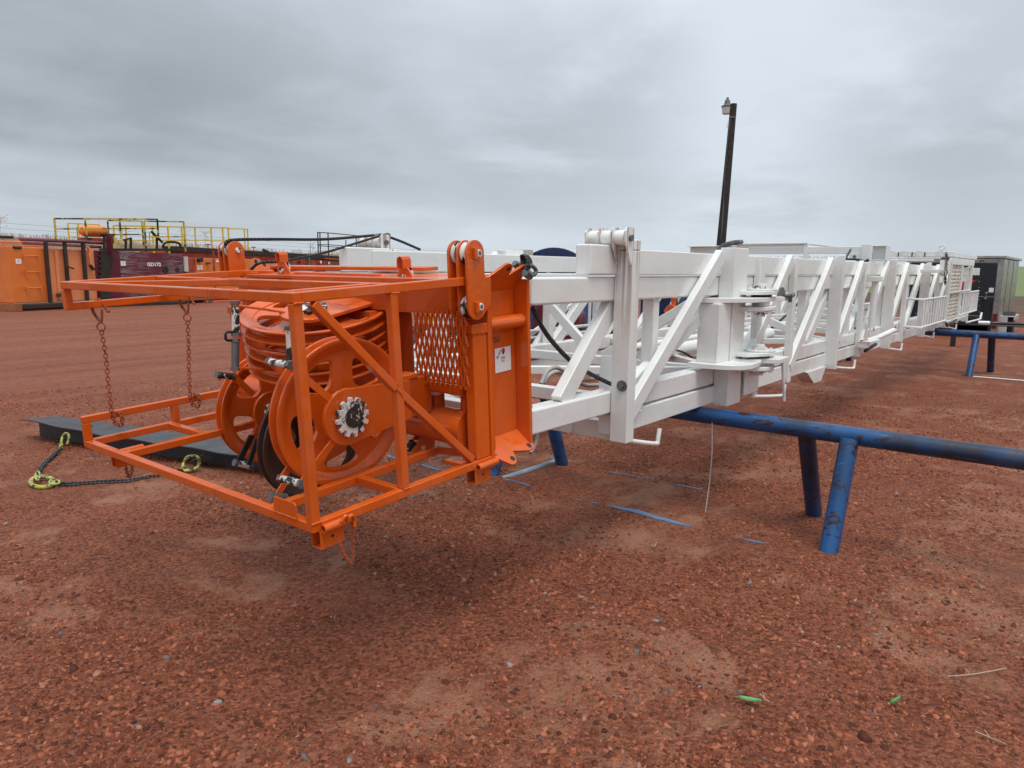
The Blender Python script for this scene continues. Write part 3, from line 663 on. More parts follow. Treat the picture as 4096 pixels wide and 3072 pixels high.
def tank_e():
    a, b, d, n = tank_frame(1165, 42, 1540, 50); t = thing('mud_tank', 'brown and red tank with a rusty rim pipe left of the white mast end', 'tank', a)
    def P(px, py, o=0.0): return facept(a, d, px, py, o, n) - a
    z = P(*c4(1500, 375)).z; L_ = (b - a).length; k = Vector(P(*c4(1640, 420)).to_2d().to_3d()).length
    o = MB(); quad_box(o, Vector((0, 0, 0)), d * k, 2.6, .25, z, z - .03); o.build('tank_end', TANKR, t, .02)
    o = MB(); quad_box(o, d * k, d * L_, 2.6, .25, z - .03, P(*c4(2190, 420)).z); o.build('tank_shell', OLIVE, t, .02)
    MB().tube([P(*c4(1640, 372)) + n * .1, P(*c4(2300, 425)) + n * .1], .045, 10).build('rim_pipe', TANKR, t, smooth=True)
    MB().beam(P(*c4(1290, 335)) - n * .4, P(*c4(2250, 395)) - n * .4, .9, .25).build('deck', SOOT, t)
    for x in (1380, 1500, 1640, 1830, 2060): q = P(*c4(x, 430)); MB().beam(Vector((q.x, q.y, .3)) + n * .04, Vector((q.x, q.y, q.z + .25)) + n * .04, .04, .04, d).build('rib', TANKR, t)
    q = P(*c4(1466, 405)); MB().beam(q - Vector((0, 0, .4)) + n * .1, q + Vector((0, 0, .45)) + n * .1, .1, .14, d).build('green_pipe', paint('faded_green_paint', (.10, .20, .12), (.07, .14, .09)), t)
    for x, y in ((1605, 410), (1695, 420)): q = P(*c4(x, y)); MB().beam(q - d * .08 + n * .06, q + d * .08 + n * .06, .01, .14).build('notice', STICK, t)
    MB().tube(catenary([P(*c4(1960, 355), -.2), P(*c4(2010, 325), -.2), P(*c4(2080, 325), -.2), P(*c4(2120, 370), -.2)], 6), .06, 10).build('suction_hose', PLUM, t, smooth=True)
    t2 = thing('guard_railing', 'black pipe railing of an empty platform left of the white mast end', 'railing', a)
    top = [P(*c4(1575, 82), -.2), P(*c4(1700, 88), -.2), P(*c4(2115, 128), -.2)]; h = (P(*c4(1690, 88), -.2) - P(*c4(1690, 350), -.2)).z
    railing('r', t2, top, h, BLACK, [P(*c4(x, y), -.2) for x, y in ((1578, 82), (1602, 85), (1692, 88), (2003, 118), (2115, 128))], .026)
    MB().beam(P(*c4(1890, 165), -.2), P(*c4(1890, 355), -.2), .045, .045, d).build('rail_post', BLACK, t2)
    MB().beam(P(*c4(1590, 230), -.9), P(*c4(2000, 262), -.9), .045, .045).build('mid_rail', BLACK, t2)
tank_e()

# blue arched vessel, block and stored things behind the mast
def behind():
    a = G(2210, 18.2); t = thing('storage_vessel', 'round-topped tank with navy end showing above the mast beam', 'tank', a)
    d = RX.copy(); d = Vector((.93, .37, 0)).normalized(); r_ = 1.12; c = Vector((0, 0, H + (R @ Vector((0, (989 - 1536) / F * 18.2, 18.2))).z - r_))
    q = d.to_track_quat('Z', 'Y').to_matrix()
    mb = MB(); mb.cyl(c, c + d * 5.5, r_, 56); mb.build('barrel', CONC, t, smooth=True)
    mb = MB(); mb.cyl(c - d * .05, c - d * .002, r_ - .01, 56); mb.build('end_cap', DBLUE, t, smooth=True)
    mb = MB()
    for k in (.8, 4.2): mb.box(d.x * k - .15, d.x * k + .15, d.y * k - .8, d.y * k + .8, 0, c.z - .6)
    mb.build('saddle', SOOT, t)
    a = G(2068, 17.0); z1 = H + (R @ Vector(((2068 - 2048) / F * 17, (998 - 1536) / F * 17, 17))).z
    t = thing('generator_box', 'pale rust-stained box top left of the navy-ended tank', 'box', a)
    mb = MB(); pa, pb = G(2013, 17) - a, G(2127, 17) - a; quad_box(mb, pa, pb, .9, 0.0, z1, z1); mb.build('cabinet', CONC, t, .02)
    mb = MB(); quad_box(mb, pa + (pb - pa) * .3 - Vector((.0, .02, 0)), pa + (pb - pa) * .32 - Vector((0, .02, 0)), .01, .3, z1 - .02, z1 - .02); mb.build('seam', SOOT, t)
    a = G(2300, 15.0); t = thing('blue_equipment_skid', 'blue steel skid seen through the mast lacing', 'equipment', a)
    mb = MB(); quad_box(mb, G(2278, 15) - a, G(2420, 16.5) - a, 1.2, .35, 1.02, 1.02); mb.build('housing', BLUE, t, .01)
    mb = MB(); quad_box(mb, G(2278, 14.9) - a, G(2500, 16.4) - a, 1.4, .05, .35, .35); mb.build('base_frame', SOOT, t, .01)
    a = G(2220, 14.0); t = thing('pump_housing', 'dark maroon pump housing behind the mast lacing beside the blue skid', 'pump', a)
    mb = MB(); mb.cyl(Vector((0, 0, .62)), Vector((.7, .3, .62)), .45, 24); mb.build('casing', MAROON, t, smooth=True); mb = MB(); mb.box(-.3, .9, -.4, .6, 0, .2); mb.build('base', SOOT, t)
    a = G(2820, 22.0); t = thing('blue_equipment_skid', 'second blue steel skid seen right of the orange valve', 'equipment', a)
    mb = MB(); quad_box(mb, G(2700, 21) - a, G(2960, 24) - a, 1.2, .25, 1.15, 1.15); mb.build('housing', BLUE, t, .01)
    # timber mats and yellow panels
    for i, (px, dd, lab, h0) in enumerate(((1745, 12.2, 'strapped stack of rough timber mats left of the yellow-capped stack', .62), (1905, 12.6, 'strapped stack of rough timber mats nearest the orange column', .60))):
        a = G(px, dd); t = thing('timber_stack', lab, 'timber', a, group='timber mats stored behind the crown')
        dx = (G(px + 60, dd) - G(px - 60, dd)).normalized(); bk = Vector((-dx.y, dx.x, 0))
        for k in range(5):
            z = .02 + k * .13; MB().beam(-dx * .40 + Vector((0, 0, z + .06)), dx * .40 + Vector((0, 0, z + .06)), .6, .115, (0, 0, 1)).build('timber', WOOD, t, .008)
        for s in (-.2, .22): mb = MB(); mb.beam(dx * s - bk * .31 + Vector((0, 0, .0)), dx * s - bk * .31 + Vector((0, 0, .68)), .012, .03, dx); mb.beam(dx * s - bk * .31 + Vector((0, 0, .676)), dx * s + bk * .31 + Vector((0, 0, .676)), .03, .012); mb.build('strap', BLACK, t)
        MB().beam(-dx * .1 - bk * .1 + Vector((0, 0, .79)), dx * .12 - bk * .1 + Vector((0, 0, .79)), .3, .2).build('yellow_cap', YELLOW, t, .01)
behind()

# trailer on the right
def trailer():
    X = 21.5; y0, y1 = 1.80, 3.95; z0, z1 = .30, 2.03
    t = thing('cargo_trailer', 'enclosed cargo trailer with navy rear door, red star and aluminium side', 'trailer', (X, y0, 0))
    MB().box(.03, 4.6, .03, y1 - y0 - .03, z0, z1 - .07).build('body', SILVER, t, .01)
    MB().box(0, .028, .14, y1 - y0 - .14, z0 - .12, z1 - .18).build('rear_door', NAVY, t, .006)
    for y in (0, y1 - y0 - .13): MB().box(-.012, .03, y, y + .13, z0 - .15, z1 - .07).build('corner_post', SILVER, t, .01)
    MB().box(-.012, .03, .13, y1 - y0 - .13, z1 - .17, z1 - .07).build('door_header', SILVER, t, .006)
    MB().box(-.05, 4.65, -.03, y1 - y0 + .03, z1 - .065, z1).build('roof', SILVER, t, .01)
    for k in range(2): MB().box(1.4 + k * 1.5, 1.41 + k * 1.5, .024, .031, z0, z1 - .08).build('side_seam', SOOT, t)
    # star (red, five points) on the door
    sc_ = on(3853, 1135, X=X); c = (sc_.y - y0 - .22, sc_.z); poly = []
    for i in range(10): r_ = .31 if i % 2 == 0 else .125; a = math.pi / 2 + i * math.pi / 5; poly.append((c[0] + .22 + r_ * math.cos(a), c[1] + r_ * math.sin(a)))
    MB().prism(poly, lambda a, b, q: (q, a, b), -.006, -.002).build('star_emblem', RED, t)
    mb = MB(); mb.tube([(-.03, .12, 1.02), (-.03, .55, 1.03)], .012, 8); mb.tube([(-.03, .30, .98), (-.03, .30, 1.12)], .02, 8); mb.sphere((-.035, .30, 1.11), .04, 10); mb.sphere((-.035, .31, .98), .035, 10); mb.build('door_latch', GREYM, t, smooth=True)
    MB().box(-.006, -.002, .16, .26, 1.14, 1.25).build('decal', STICK, t)
    MB().tube([(-.02, .42, z1 - .14), (-.05, .47, z1 - .11), (-.02, .52, z1 - .14)], .012, 8).build('door_hook', BLACK, t)
    for k in range(10): MB().cyl((-.004, .38 + .015 * k, .35 + k * .15), (0, .38 + .015 * k, .35 + k * .15), .008, 6).build('rivet', STICK, t)
    f = MB(); f.box(.10, 1.5, -.31, .0, .545, .565); f.box(.10, .112, -.19, .0, .08, .544); f.box(.10, 1.5, -.32, -.311, .46, .56); f.build('fender', paint('bright_tread_plate', (.62, .62, .61), (.50, .50, .49), (.3, .45), metal=.5), t, .004)
    MB().cyl((.52, -.30, .33), (.52, -.06, .33), .33, 28).build('wheel', RUBBER, t, .02, label='tyre under the aluminium fender')
    MB().cyl((.52, -.312, .33), (.52, -.301, .33), .17, 20).build('wheel_rim', GREYM, t, smooth=True)
    MB().box(-.02, .05, .02, .12, .25, .62).build('tail_lamp', MAROON, t, .004); MB().box(0, 4.6, .2, y1 - y0 - .2, .12, .298).build('chassis', BLACK, t)
    for y in (.35, 1.8): MB().box(.3, .5, y - .04, y + .04, .0, .12).build('stand', BLACK, t)
trailer()
def lamp():
    X = 26.0; a, b = on(2884, 980, X=X), on(2935, 415, X=X); d = (b - a).normalized(); base = a - d * ((a.z) / d.z)
    t = thing('yard_light_pole', 'leaning dark wooden pole with a bucket-shaped yard lamp at its top', 'light pole', base)
    top = b - base; MB().cyl((0, 0, 0), top, .19, 18, .115).build('pole', WOODP, t, smooth=True)
    side = (R @ Vector((-1, 0, 0))).normalized(); side.z = 0; side.normalize(); near = (CAM - base); near.z = 0; near.normalize()
    P = lambda px, py: on(px, py, X=X) - base
    cpt = lambda x, y: (2800 + x / 2.552, 350 + y / 2.552)
    MB().tube([P(*cpt(212, 1600)) + near * .14, P(*cpt(235, 1300)) + near * .14, P(*cpt(258, 900)) + near * .12, P(*cpt(282, 600)) + near * .1, P(*cpt(312, 330)) + near * .1], .028, 8).build('conduit', GREYM, t, smooth=True)
    q = P(*cpt(275, 235)); sc = 26 / 2900
    def h(y): return P(*cpt(275, y)).z - q.z
    mb = MB(); mb.lathe([(0, h(272)), (.155, h(270)), (.185, h(205)), (.17, h(200)), (0, h(198))], 26); mb.v = [(v[0] + q.x, v[1] + q.y, v[2] + q.z) for v in mb.v]; mb.build('lamp_refractor', LENS, t, smooth=True)
    mb = MB(); mb.lathe([(0, h(197)), (.20, h(201)), (.205, h(190)), (.11, h(172)), (.085, h(130)), (.045, h(122)), (.045, h(104)), (0, h(103))], 26); mb.v = [(v[0] + q.x, v[1] + q.y, v[2] + q.z) for v in mb.v]; mb.build('lamp_head', GREYM, t, smooth=True)
    MB().tube([P(*cpt(318, 215)), P(*cpt(326, 260)), P(*cpt(322, 310))], .03, 8).build('bracket', GREYM, t, smooth=True)
    MB().beam(P(*cpt(300, 308)) + near * .12, P(*cpt(355, 308)) + near * .12, .03, .05).build('strap', GREYM, t)
    MB().tube([P(*cpt(288, 340)), P(*cpt(282, 375)), P(*cpt(265, 412)), P(*cpt(276, 408)), P(*cpt(284, 380))], .004, 5).build('loose_wire', BLACK, t)
lamp()


# ================================================================== WHITE MAST
YN, YF = 1.925, 3.85                       # outer faces of the two side trusses
MAST = thing('drilling_mast', 'long white box-lattice drilling mast lying on two blue pipe racks', 'drilling mast', (2.6, YN, .72))
MO = Vector((2.6, YN, .72))
SC = [1.0]                                  # depth layer: proud plates stand nearer than the chords
def mw(p): return CAM + (Vector(p) - CAM) * SC[0] - MO           # world -> mast local
def mbox(name, x0, x1, y0, y1, z0, z1, mat=None, bevel=.006, label=None, parent=None):
    a, b = mw((x0, y0, z0)), mw((x1, y1, z1)); return MB().box(a.x, b.x, a.y, b.y, a.z, b.z).build(name, mat or WHITE, parent or MAST, bevel, label=label)
def mbeam(name, a, b, w, h, up=(0, 0, 1), mat=None, bevel=.005, label=None, parent=None):
    return MB().beam(mw(a), mw(b), w, h, up).build(name, mat or WHITE, parent or MAST, bevel, label=label)
def side(y0, y1, far):                     # mirror a Y span onto the far truss
    return (YN + YF - y1, YN + YF - y0) if far else (y0, y1)
XE = 17.2
posts = [(3.43, 3.515, .652, 1.70, .105), (4.83, 5.07, .66, 1.755, .10), (5.32, 5.42, .99, 1.708, .06), (6.11, 6.19, .68, 1.71, .06), (7.54, 7.60, .646, 1.758, .115), (8.42, 8.50, .69, 1.70, .06), (9.92, 9.98, .66, 1.758, .115), (10.66, 10.75, .69, 1.70, .06), (12.28, 12.34, .65, 1.75, .115), (13.1, 13.18, .69, 1.70, .06), (14.6, 14.66, .65, 1.75, .115), (15.6, 15.68, .69, 1.7, .06), (16.9, 17.0, .65, 1.75, .115)]
diags = [(3.46, .80, 4.62, 1.70), (5.07, .82, 6.03, 1.70), (6.15, .80, 7.19, 1.70), (7.58, .93, 8.33, 1.69), (8.47, .80, 9.52, 1.70), (9.96, .98, 10.68, 1.70), (10.74, .80, 11.74, 1.70), (12.32, .97, 13.05, 1.70), (13.15, .80, 14.15, 1.70), (14.65, .95, 15.5, 1.70)]
YC = 1.965                                 # near face of the chords; far chords mirror about the mast axis
AX = (YC + 3.82) / 2
def mir(y0, y1, far): return (2 * AX - y1, 2 * AX - y0) if far else (y0, y1)
K1 = 1.87 / 1.925
for far in (False, True):
    y0, y1 = mir(YC, YC + .10, far)
    mbox('top_chord', 3.38 if not far else 3.2, XE, y0, y1, 1.571, 1.7075, label='outer top chord')
    mbox('chord_end', 3.08 if not far else 3.0, 3.36, *mir(YC - .004, YC + .09, far), 1.571, 1.724, bevel=.010)
    mbox('bottom_chord', 3.36, XE, y0, y1, .704, .820, label='outer bottom chord')
    y0, y1 = mir(YC + .012, YC + .115, far)
    mbox('inner_top_chord', 2.62, XE, y0, y1, 1.4345, 1.5615, label='inner telescoping top chord', bevel=.012)
    mbox('inner_bottom_chord', 2.64, XE, y0, y1, .830, .952, label='inner telescoping bottom chord', bevel=.012)
    for i, (x0, x1, z0, z1, dy) in enumerate(posts):
        big = dy >= .10; k = K1 if big else 1.0
        x0, x1, z0, z1 = x0 * k, x1 * k, H + (z0 - H) * k, H + (z1 - H) * k; yn = 1.925 * k; yy = mir(yn, YC + .01, far)
        if dy > .11:                       # deep gusset plates with chamfered heads
            D = YC + .02 - yn
            fn = (lambda a, b, t, far=far, yn=yn: (t - MO.x, (2 * AX - yn - a if far else yn + a) - MO.y, b - MO.z))
            MB().prism([(0, z0), (D, z0), (D, z1 - .055), (D * .55, z1 - .01), (D * .3, z1), (0, z1)], fn, x0, x1).build('post', WHITE, MAST, .005)
        else: mbox('post', x0, x1, yy[0], yy[1], z0, z1, WHITE_R if i == 0 else WHITE)
    for i, (xa, za, xb, zb) in enumerate(diags):
        y0, y1 = mir(1.922, YC - .001, far); ym = (y0 + y1) / 2
        mbeam('diagonal_brace', (xa, ym, za), (xb, ym, zb), .092, .048, (0, 1, 0), bevel=.007)
    for x in (3.86, 5.22, 6.72, 8.2, 9.7, 11.2, 12.6, 14.1):
        mbox('inner_post', x - .035, x + .035, *mir(YC + .03, YC + .105, far), .95, 1.436)
    if not far:
        pa, pb = on(2614, 1449, Y=YC + .06), on(2794, 1269, Y=YC + .06); dd = (pb - pa) / (pb - pa).length; mbeam('inner_diagonal', pa - dd * ((pa.z - .95) / dd.z), pa + dd * ((1.44 - pa.z) / dd.z), .08, .06, (0, 1, 0), bevel=.007)
    for x in (2.92, 5.32, 6.82, 8.3, 9.8, 11.3, 12.7):
        ym = sum(mir(YC + .03, YC + .09, far)) / 2; w_ = .50 if x < 3 else .62
        mbeam('inner_diagonal', (x, ym, .94), (x + w_, ym, 1.445), .10, .06, (0, 1, 0), bevel=.007)
# cross members below, inside and sway braces
for i, x in enumerate([3.435, 6.12, 7.54, 9.93, 12.3, 14.6]):
    mbox('cross_beam', x, x + .065, YN + .105, YF - .12, .655, .70 + .06 * (x < 4))
mbox('cross_beam_gusset', 3.40, 3.434, YN + .35, YN + .42, .665, .75)
for x in (2.72, 3.39, 4.90, 6.3, 7.8, 9.3, 10.8, 12.3): mbox('inner_cross_beam', x - .035, x + .035, YC + .116, 2 * AX - YC - .116, .852, .925)
for x in (4.90, 7.8, 10.8): mbox('top_cross_beam', x - .03, x + .03, YC + .116, 2 * AX - YC - .116, 1.47, 1.53)
for k, x in enumerate((2.75, 3.42, 4.93, 6.33, 7.83, 9.33)):
    xe = (3.36, 4.87, 6.27, 7.77, 9.27, 10.77)[k]
    a, b = (x, YN + .14, .90), (xe, YF - .14, .90)
    if k % 2: a, b = (x, YF - .14, .90), (xe, YN + .14, .90)
    mbeam('plan_brace', a, b, .065, .055)
mbeam('sway_brace', (4.9, YF - .16, 1.46), (4.9, YN + 1.15, .93), .075, .05, (1, 0, 0)); mbeam('sway_brace', (4.86, YN + .16, 1.46), (4.86, YF - .9, .93), .075, .05, (1, 0, 0))
mbeam('sway_brace', (7.8, YF - .16, 1.46), (7.8, YN + .4, .93), .075, .05, (1, 0, 0))
MB().cyl(mw((3.74, 2.23, .86)), mw((3.77, 2.25, 1.085)), .062, 20, .052).build('pipe_stub', WHITE, MAST, .004)
MB().tube([mw((4.9, 2.62, .955)), mw((7.6, 2.62, .955))], .062, 20).build('ram_cylinder', WHITE, MAST, smooth=True)
MB().tube([mw((5.2, 3.0, .95)), mw((9.6, 3.0, .95))], .035, 14).build('service_pipe', WHITE, MAST, smooth=True)
# stub beams and steps inside the far truss, hand rail beyond it
for x in (5.35, 5.97, 6.44, 7.1, 7.9): MB().tube([mw((x, 4.1, .95)), mw((x, 4.1, 1.40))], .016, 8).build('rail_picket', WHITE, MAST, smooth=True)
for z in (.955, 1.02, 1.40): MB().tube([mw((4.2, 4.1, z)), mw((8.6, 4.1, z))], .016, 8).build('rail', WHITE, MAST, smooth=True)
for x in (4.5, 6.2, 8.0): mbeam('rail_bracket', (x, YF, .95), (x, 4.12, .95), .04, .04)
mbeam('far_strut', (5.35, 4.12, .95), (6.5, 4.12, 1.38), .04, .03, (0, 1, 0)); mbeam('far_strut', (4.3, 4.12, .95), (5.3, 4.12, 1.38), .04, .03, (0, 1, 0))
# roller heads (near and far)
def roller_head(far):
    SC[0] = K1 if not far else 1.0
    ya, yb = (YN, YN + .245) if not far else (3.78, 4.02)
    x0 = 3.385 if not far else 3.36; xc = x0 - .002; zc = 1.765; tb = []
    MB().cyl(mw((xc, ya + .012, zc)), mw((xc, yb, zc)), .038, 22).build('roller_pipe', WHITE, MAST, .003)
    p = [q for q in COL.objects if q.name.startswith('roller_pipe')][-1]
    n = 4
    for k in range(n):
        y = ya - .008 + (yb - ya - .004) * k / (n - 1)
        poly = [(-.05, .03), (-.03, .052), (.030, .052), (.040, .040), (.040, -.06), (.02, -.14), (-.045, -.02)]
        MB().prism(poly, lambda a, b, t: mw((xc + a, t, zc + b)), y, y + .010).build('roller_tab', WHITE_R, p)
    MB().cyl(mw((xc, ya - .022, zc - .002)), mw((xc, ya + .01, zc - .002)), .016, 12).build('pin_bolt', GREYM, p)
roller_head(False); roller_head(True); SC[0] = K1
mbox('post_head', 3.43, 3.515, YN, YN + .105, 1.701, 1.757, WHITE_R); SC[0] = 1.0; mbox('post_head', 3.40, 3.50, 3.78, 4.02, 1.45, 1.722, WHITE_R); SC[0] = K1
bp_ = on(2050 + 808 / 1.843, 900 + 1186 / 1.843, X=3.43 * K1)
mb = MB(); mb.cyl(bp_ - MO - Vector((.006, 0, 0)), bp_ - MO, .030, 22); mb.cyl(bp_ - MO - Vector((.024, 0, 0)), bp_ - MO - Vector((.007, 0, 0)), .016, 6); mb.build('anchor_bolt', GREYM, MAST)
# racking hinge at the second post
mbox('hinge_box', 4.60, 4.828, YN + .001, YN + .145, .985, 1.386, bevel=.01); mbox('hinge_rib', 4.815, 4.829, YN - .012, YN - .001, .99, 1.385, WHITE_R, .002)
def plate(name, poly, z0, z1, mat=None, parent=None): return MB().prism(poly, lambda a, b, t: mw((a, b, t)), z0, z1).build(name, mat or WHITE, parent or MAST, .004)
up = plate('hinge_plate', [(4.56, 2.08), (4.60, 1.97), (4.72, 1.90), (4.81, 1.845), (4.91, 1.80), (5.05, 1.775), (5.20, 1.78), (5.29, 1.84), (5.36, 1.75), (5.50, 1.77), (5.53, 1.93), (5.2, 2.03), (4.8, 2.08)], 1.386, 1.418)
lo = plate('hinge_plate', [(4.54, 2.10), (4.525, 1.95), (4.55, 1.845), (4.61, 1.76), (4.72, 1.725), (4.9, 1.735), (5.08, 1.79), (5.14, 1.68), (5.36, 1.69), (5.42, 1.93), (5.2, 2.03), (4.8, 2.10)], .955, .988)
def hub(parent, x, y, z, s=1.0, down=False):
    sg = -1 if down else 1
    def cy(n_, r_, za, zb, m=WHITE, k=28): return MB().cyl(mw((x, y, z + sg * za)), mw((x, y, z + sg * zb)), r_ * s, k).build(n_, m, parent, .003)
    cy('hub_disc', .105, 0, .012); cy('hub_collar', .05, .012, .03, NUTW); cy('hub_cap', .034, .03, .048)
    mb = MB()
    for i in range(8): a = i * math.pi / 4; mb.cyl(mw((x + .085 * s * math.cos(a), y + .085 * s * math.sin(a), z + sg * .011)), mw((x + .085 * s * math.cos(a), y + .085 * s * math.sin(a), z + sg * .022)), .011, 6)
    mb.build('hub_bolt_ring', WHITE, parent)
clamp = [(4.95, 2.0), (4.96, 1.86), (5.08, 1.775), (5.2, 1.755), (5.32, 1.79), (5.38, 1.88), (5.38, 2.0)]
u2 = plate('clamp_plate', clamp, 1.436, 1.462); hub(u2, 5.2, 1.865, 1.463)
u3 = plate('clamp_plate', clamp, 1.325, 1.352); hub(u3, 5.2, 1.865, 1.324, down=True)
l2 = plate('clamp_plate', [(a - .02, b - .02) for a, b in clamp], 1.006, 1.03); hub(l2, 5.18, 1.845, 1.031)
l3 = plate('clamp_plate', [(a - .02, b - .02) for a, b in clamp], .905, .93); hub(l3, 5.18, 1.845, .904, down=True)
MB().cyl(mw((5.2, 1.865, 1.419)), mw((5.2, 1.865, 1.435)), .07, 24).build('bushing', BLACK, MAST); MB().cyl(mw((5.18, 1.845, .989)), mw((5.18, 1.845, 1.005)), .07, 24).build('bushing', BLACK, MAST)
MB().cyl(mw((5.2, 1.865, 1.353)), mw((5.2, 1.865, 1.385)), .06, 24).build('bushing', WHITE, MAST); MB().cyl(mw((5.18, 1.845, .931)), mw((5.18, 1.845, .954)), .06, 24).build('bushing', WHITE, MAST)
MB().prism([(-.075, 0), (.075, 0), (.07, .03), (.04, .058), (0, .066), (-.04, .058), (-.07, .03)], lambda a, b, t: mw((5.44 + a, t, 1.42 + b)), 1.80, 1.81).build('lock_tab', GREYM, MAST)
mb = MB(); mb.tube([mw((5.36, 1.76, 1.425)), mw((5.46, 1.74, 1.425))], .014, 12); mb.tube([mw((5.44, 1.74, 1.42)), mw((5.50, 1.74, 1.430))], .018, 12); mb.tube([mw((5.48, 1.75, 1.42)), mw((5.48, 1.75, 1.375))], .014, 8); mb.build('lock_pin', GREYM, MAST, smooth=True)
MB().tube(catenary([mw((5.20, 1.70, .985)), mw((5.26, 1.70, .93)), mw((5.30, 1.70, .80)), mw((5.335, 1.70, .71)), mw((5.345, 1.70, .66))], 5), .011, 8).build('hanging_tie_rod', WHITE_R, MAST, smooth=True)
mbox('hinge_foot', 5.10, 5.36, YN - .03, YN + .01, .70, .905, bevel=.02)
mbox('hinge_leg', 5.32, 5.42, YN, YN + .06, .668, .90)
SC[0] = 1.0
# wedge pad under the bottom chord
MB().prism([(6.70, .704), (7.30, .704), (7.16, .575), (6.94, .575)], lambda a, b, t: mw((a, t, b)), YN + .02, YN + .14).build('skid_pad', WHITE, MAST, .004)
# hooks for lines below the chord
for i, x in enumerate((3.47, 5.35, 7.57, 9.95, 12.35, 14.68)):
    l = .30 if i == 0 else .62
    MB().tube(catenary([mw((x, YN + .01, .665)), mw((x + l * .5, YN - .01, .628)), mw((x + l * .93, YN - .02, .600)), mw((x + l * .985, YN - .02, .607)), mw((x + l, YN - .02, .632)), mw((x + l + .015, YN - .02, .685))], 6), .0135, 10).build('line_hook', WHITE_R, MAST, smooth=True)
# ratchet turnbuckle, pipe post and bracket between the middle posts
MB().tube([mw((8.62, YN - .06, 1.52)), mw((8.62, YN - .06, 1.0))], .035, 14).build('telescoping_prop', WHITE, MAST, smooth=True); mbox('prop_head', 8.52, 8.78, YN - .10, YN + .0, 1.50, 1.56)
mb = MB(); mb.tube([mw((8.5, YN - .05, .865)), mw((8.75, YN - .10, .885)), mw((9.15, YN - .18, .95))], .030, 12); mb.build('turnbuckle', WHITE_R, MAST, smooth=True)
mb = MB(); mb.tube([mw((8.35, YN - .03, .875)), mw((8.52, YN - .05, .868))], .012, 8); mb.tube([mw((9.12, YN - .17, .945)), mw((9.4, YN - .15, .975))], .012, 8); mb.build('turnbuckle_rod', RUSTO, MAST, smooth=True)
mbeam('stowed_lever', (8.6, YN - .02, .745), (9.05, YN - .03, .79), .03, .03, mat=SOOT); mbeam('strut', (8.95, YN - .02, .95), (8.72, YN - .02, 1.18), .02, .02, (0, 1, 0)); mbeam('strut', (8.75, YN - .02, .86), (8.76, YN - .02, 1.14), .02, .02, (0, 1, 0))
q = plate('prop_foot', [(8.35, 1.8), (8.7, 1.78), (8.72, 1.93), (8.35, 1.93)], .86, .875); MB().box(*[v - o for v, o in zip((8.36, 8.46, 1.83, 1.93, .80, .86), (MO.x, MO.x, MO.y, MO.y, MO.z, MO.z))]).build('foot_block', WHITE, MAST, .004)
# red-orange valve on the service pipe
vt = thing('relief_valve', 'small orange hydraulic valve behind the first long diagonal of the mast', 'valve', (5.75, 3.05, 1.20))
A = on(2688, 1243, Y=3.3); vt.location = A
mb = MB(); mb.tube([(0, 0, 0), (.36, 0, 0)], .042, 16); mb.build('body', ORANGE_D, vt, smooth=True)
mb = MB(); mb.cyl((-.035, 0, 0), (0, 0, 0), .062, 16)
for s in (-1, 1): mb.cyl((-.05, 0, .045 * s), (.02, 0, .045 * s), .02, 8); mb.cyl((-.05, .045 * s, 0), (.02, .045 * s, 0), .02, 8)
mb.cyl((.02, 0, -.09), (.02, 0, -.03), .02, 8); mb.build('flange', ORANGE_D, vt)
mb = MB(); mb.cyl((.03, 0, .03), (.03, 0, .12), .025, 12); mb.sphere((.03, 0, .125), .032, 12); mb.build('bonnet', ORANGE_D, vt, smooth=True); MB().tube([(.035, 0, .12), (.08, 0, .13), (.11, 0, .03)], .012, 8).build('lever', BLACK, vt, smooth=True)

# racking board stowed across the mast top
RB = thing('racking_board', 'folded white racking board frame lying across the mast top', 'racking board', (9.4, 1.95, 1.71))
def rb(name, x0, x1, y0, y1, z0, z1, mat=WHITE, bevel=.005, th_=None): o = th_ or RB; l = o.location; return MB().box(x0 - l.x, x1 - l.x, y0 - l.y, y1 - l.y, z0 - l.z, z1 - l.z).build(name, mat, o, bevel)
rb('frame_beam', 9.4, 9.46, 2.20, 3.6, 1.815, 1.90); rb('frame_beam', 9.42, 9.48, 3.6, 4.40, 1.823, 1.912); rb('frame_flange', 9.34, 9.5, 3.72, 4.42, 1.915, 1.925)
rb('upper_channel', 9.36, 9.44, 2.83, 3.80, 1.935, 1.956); rb('upper_channel', 9.40, 9.43, 2.83, 3.80, 1.905, 1.934); rb('frame_leg', 9.37, 9.43, 2.825, 2.875, 1.706, 1.932); rb('upper_channel', 9.46, 11.2, 2.84, 2.9, 1.93, 1.95)
rb('box_end', 9.385, 9.40, 1.95, 2.12, 1.735, 1.745); rb('box_end', 9.385, 9.6, 1.95, 2.12, 1.90, 1.912); rb('box_end', 9.385, 9.6, 1.94, 1.95, 1.735, 1.912); rb('box_end', 9.5, 9.51, 1.95, 2.12, 1.746, 1.90); rb('box_end_plate', 9.37, 9.385, 2.10, 2.21, 1.67, 1.925)
rb('box_end', 9.385, 9.6, 1.96, 2.12, 1.735, 1.746); rb('hinge_ear', 9.38, 9.398, 2.21, 2.34, 1.75, 1.815)
MB().cyl((-.03, .33, .07), (.02, .33, .07), .018, 12).build('hinge_pin', GREYM, RB)
mb = MB()
for k in range(30):
    y = 2.3 + k * .05; mb.beam((-.02 + .3, y - 1.95, .06), (.28 + .12 * (k % 2), y - 1.95, .085), .008, .012); mb.beam((.35, y - 1.95, .055), (.35, y - 1.95, .09), .01, .01)
mb.build('grating', WHITE, RB); rb('grating_edge', 9.46, 11.0, 2.25, 2.28, 1.72, 1.80); rb('grating_edge', 9.46, 11.0, 3.6, 3.63, 1.72, 1.80)
RBL = Vector(RB.location)
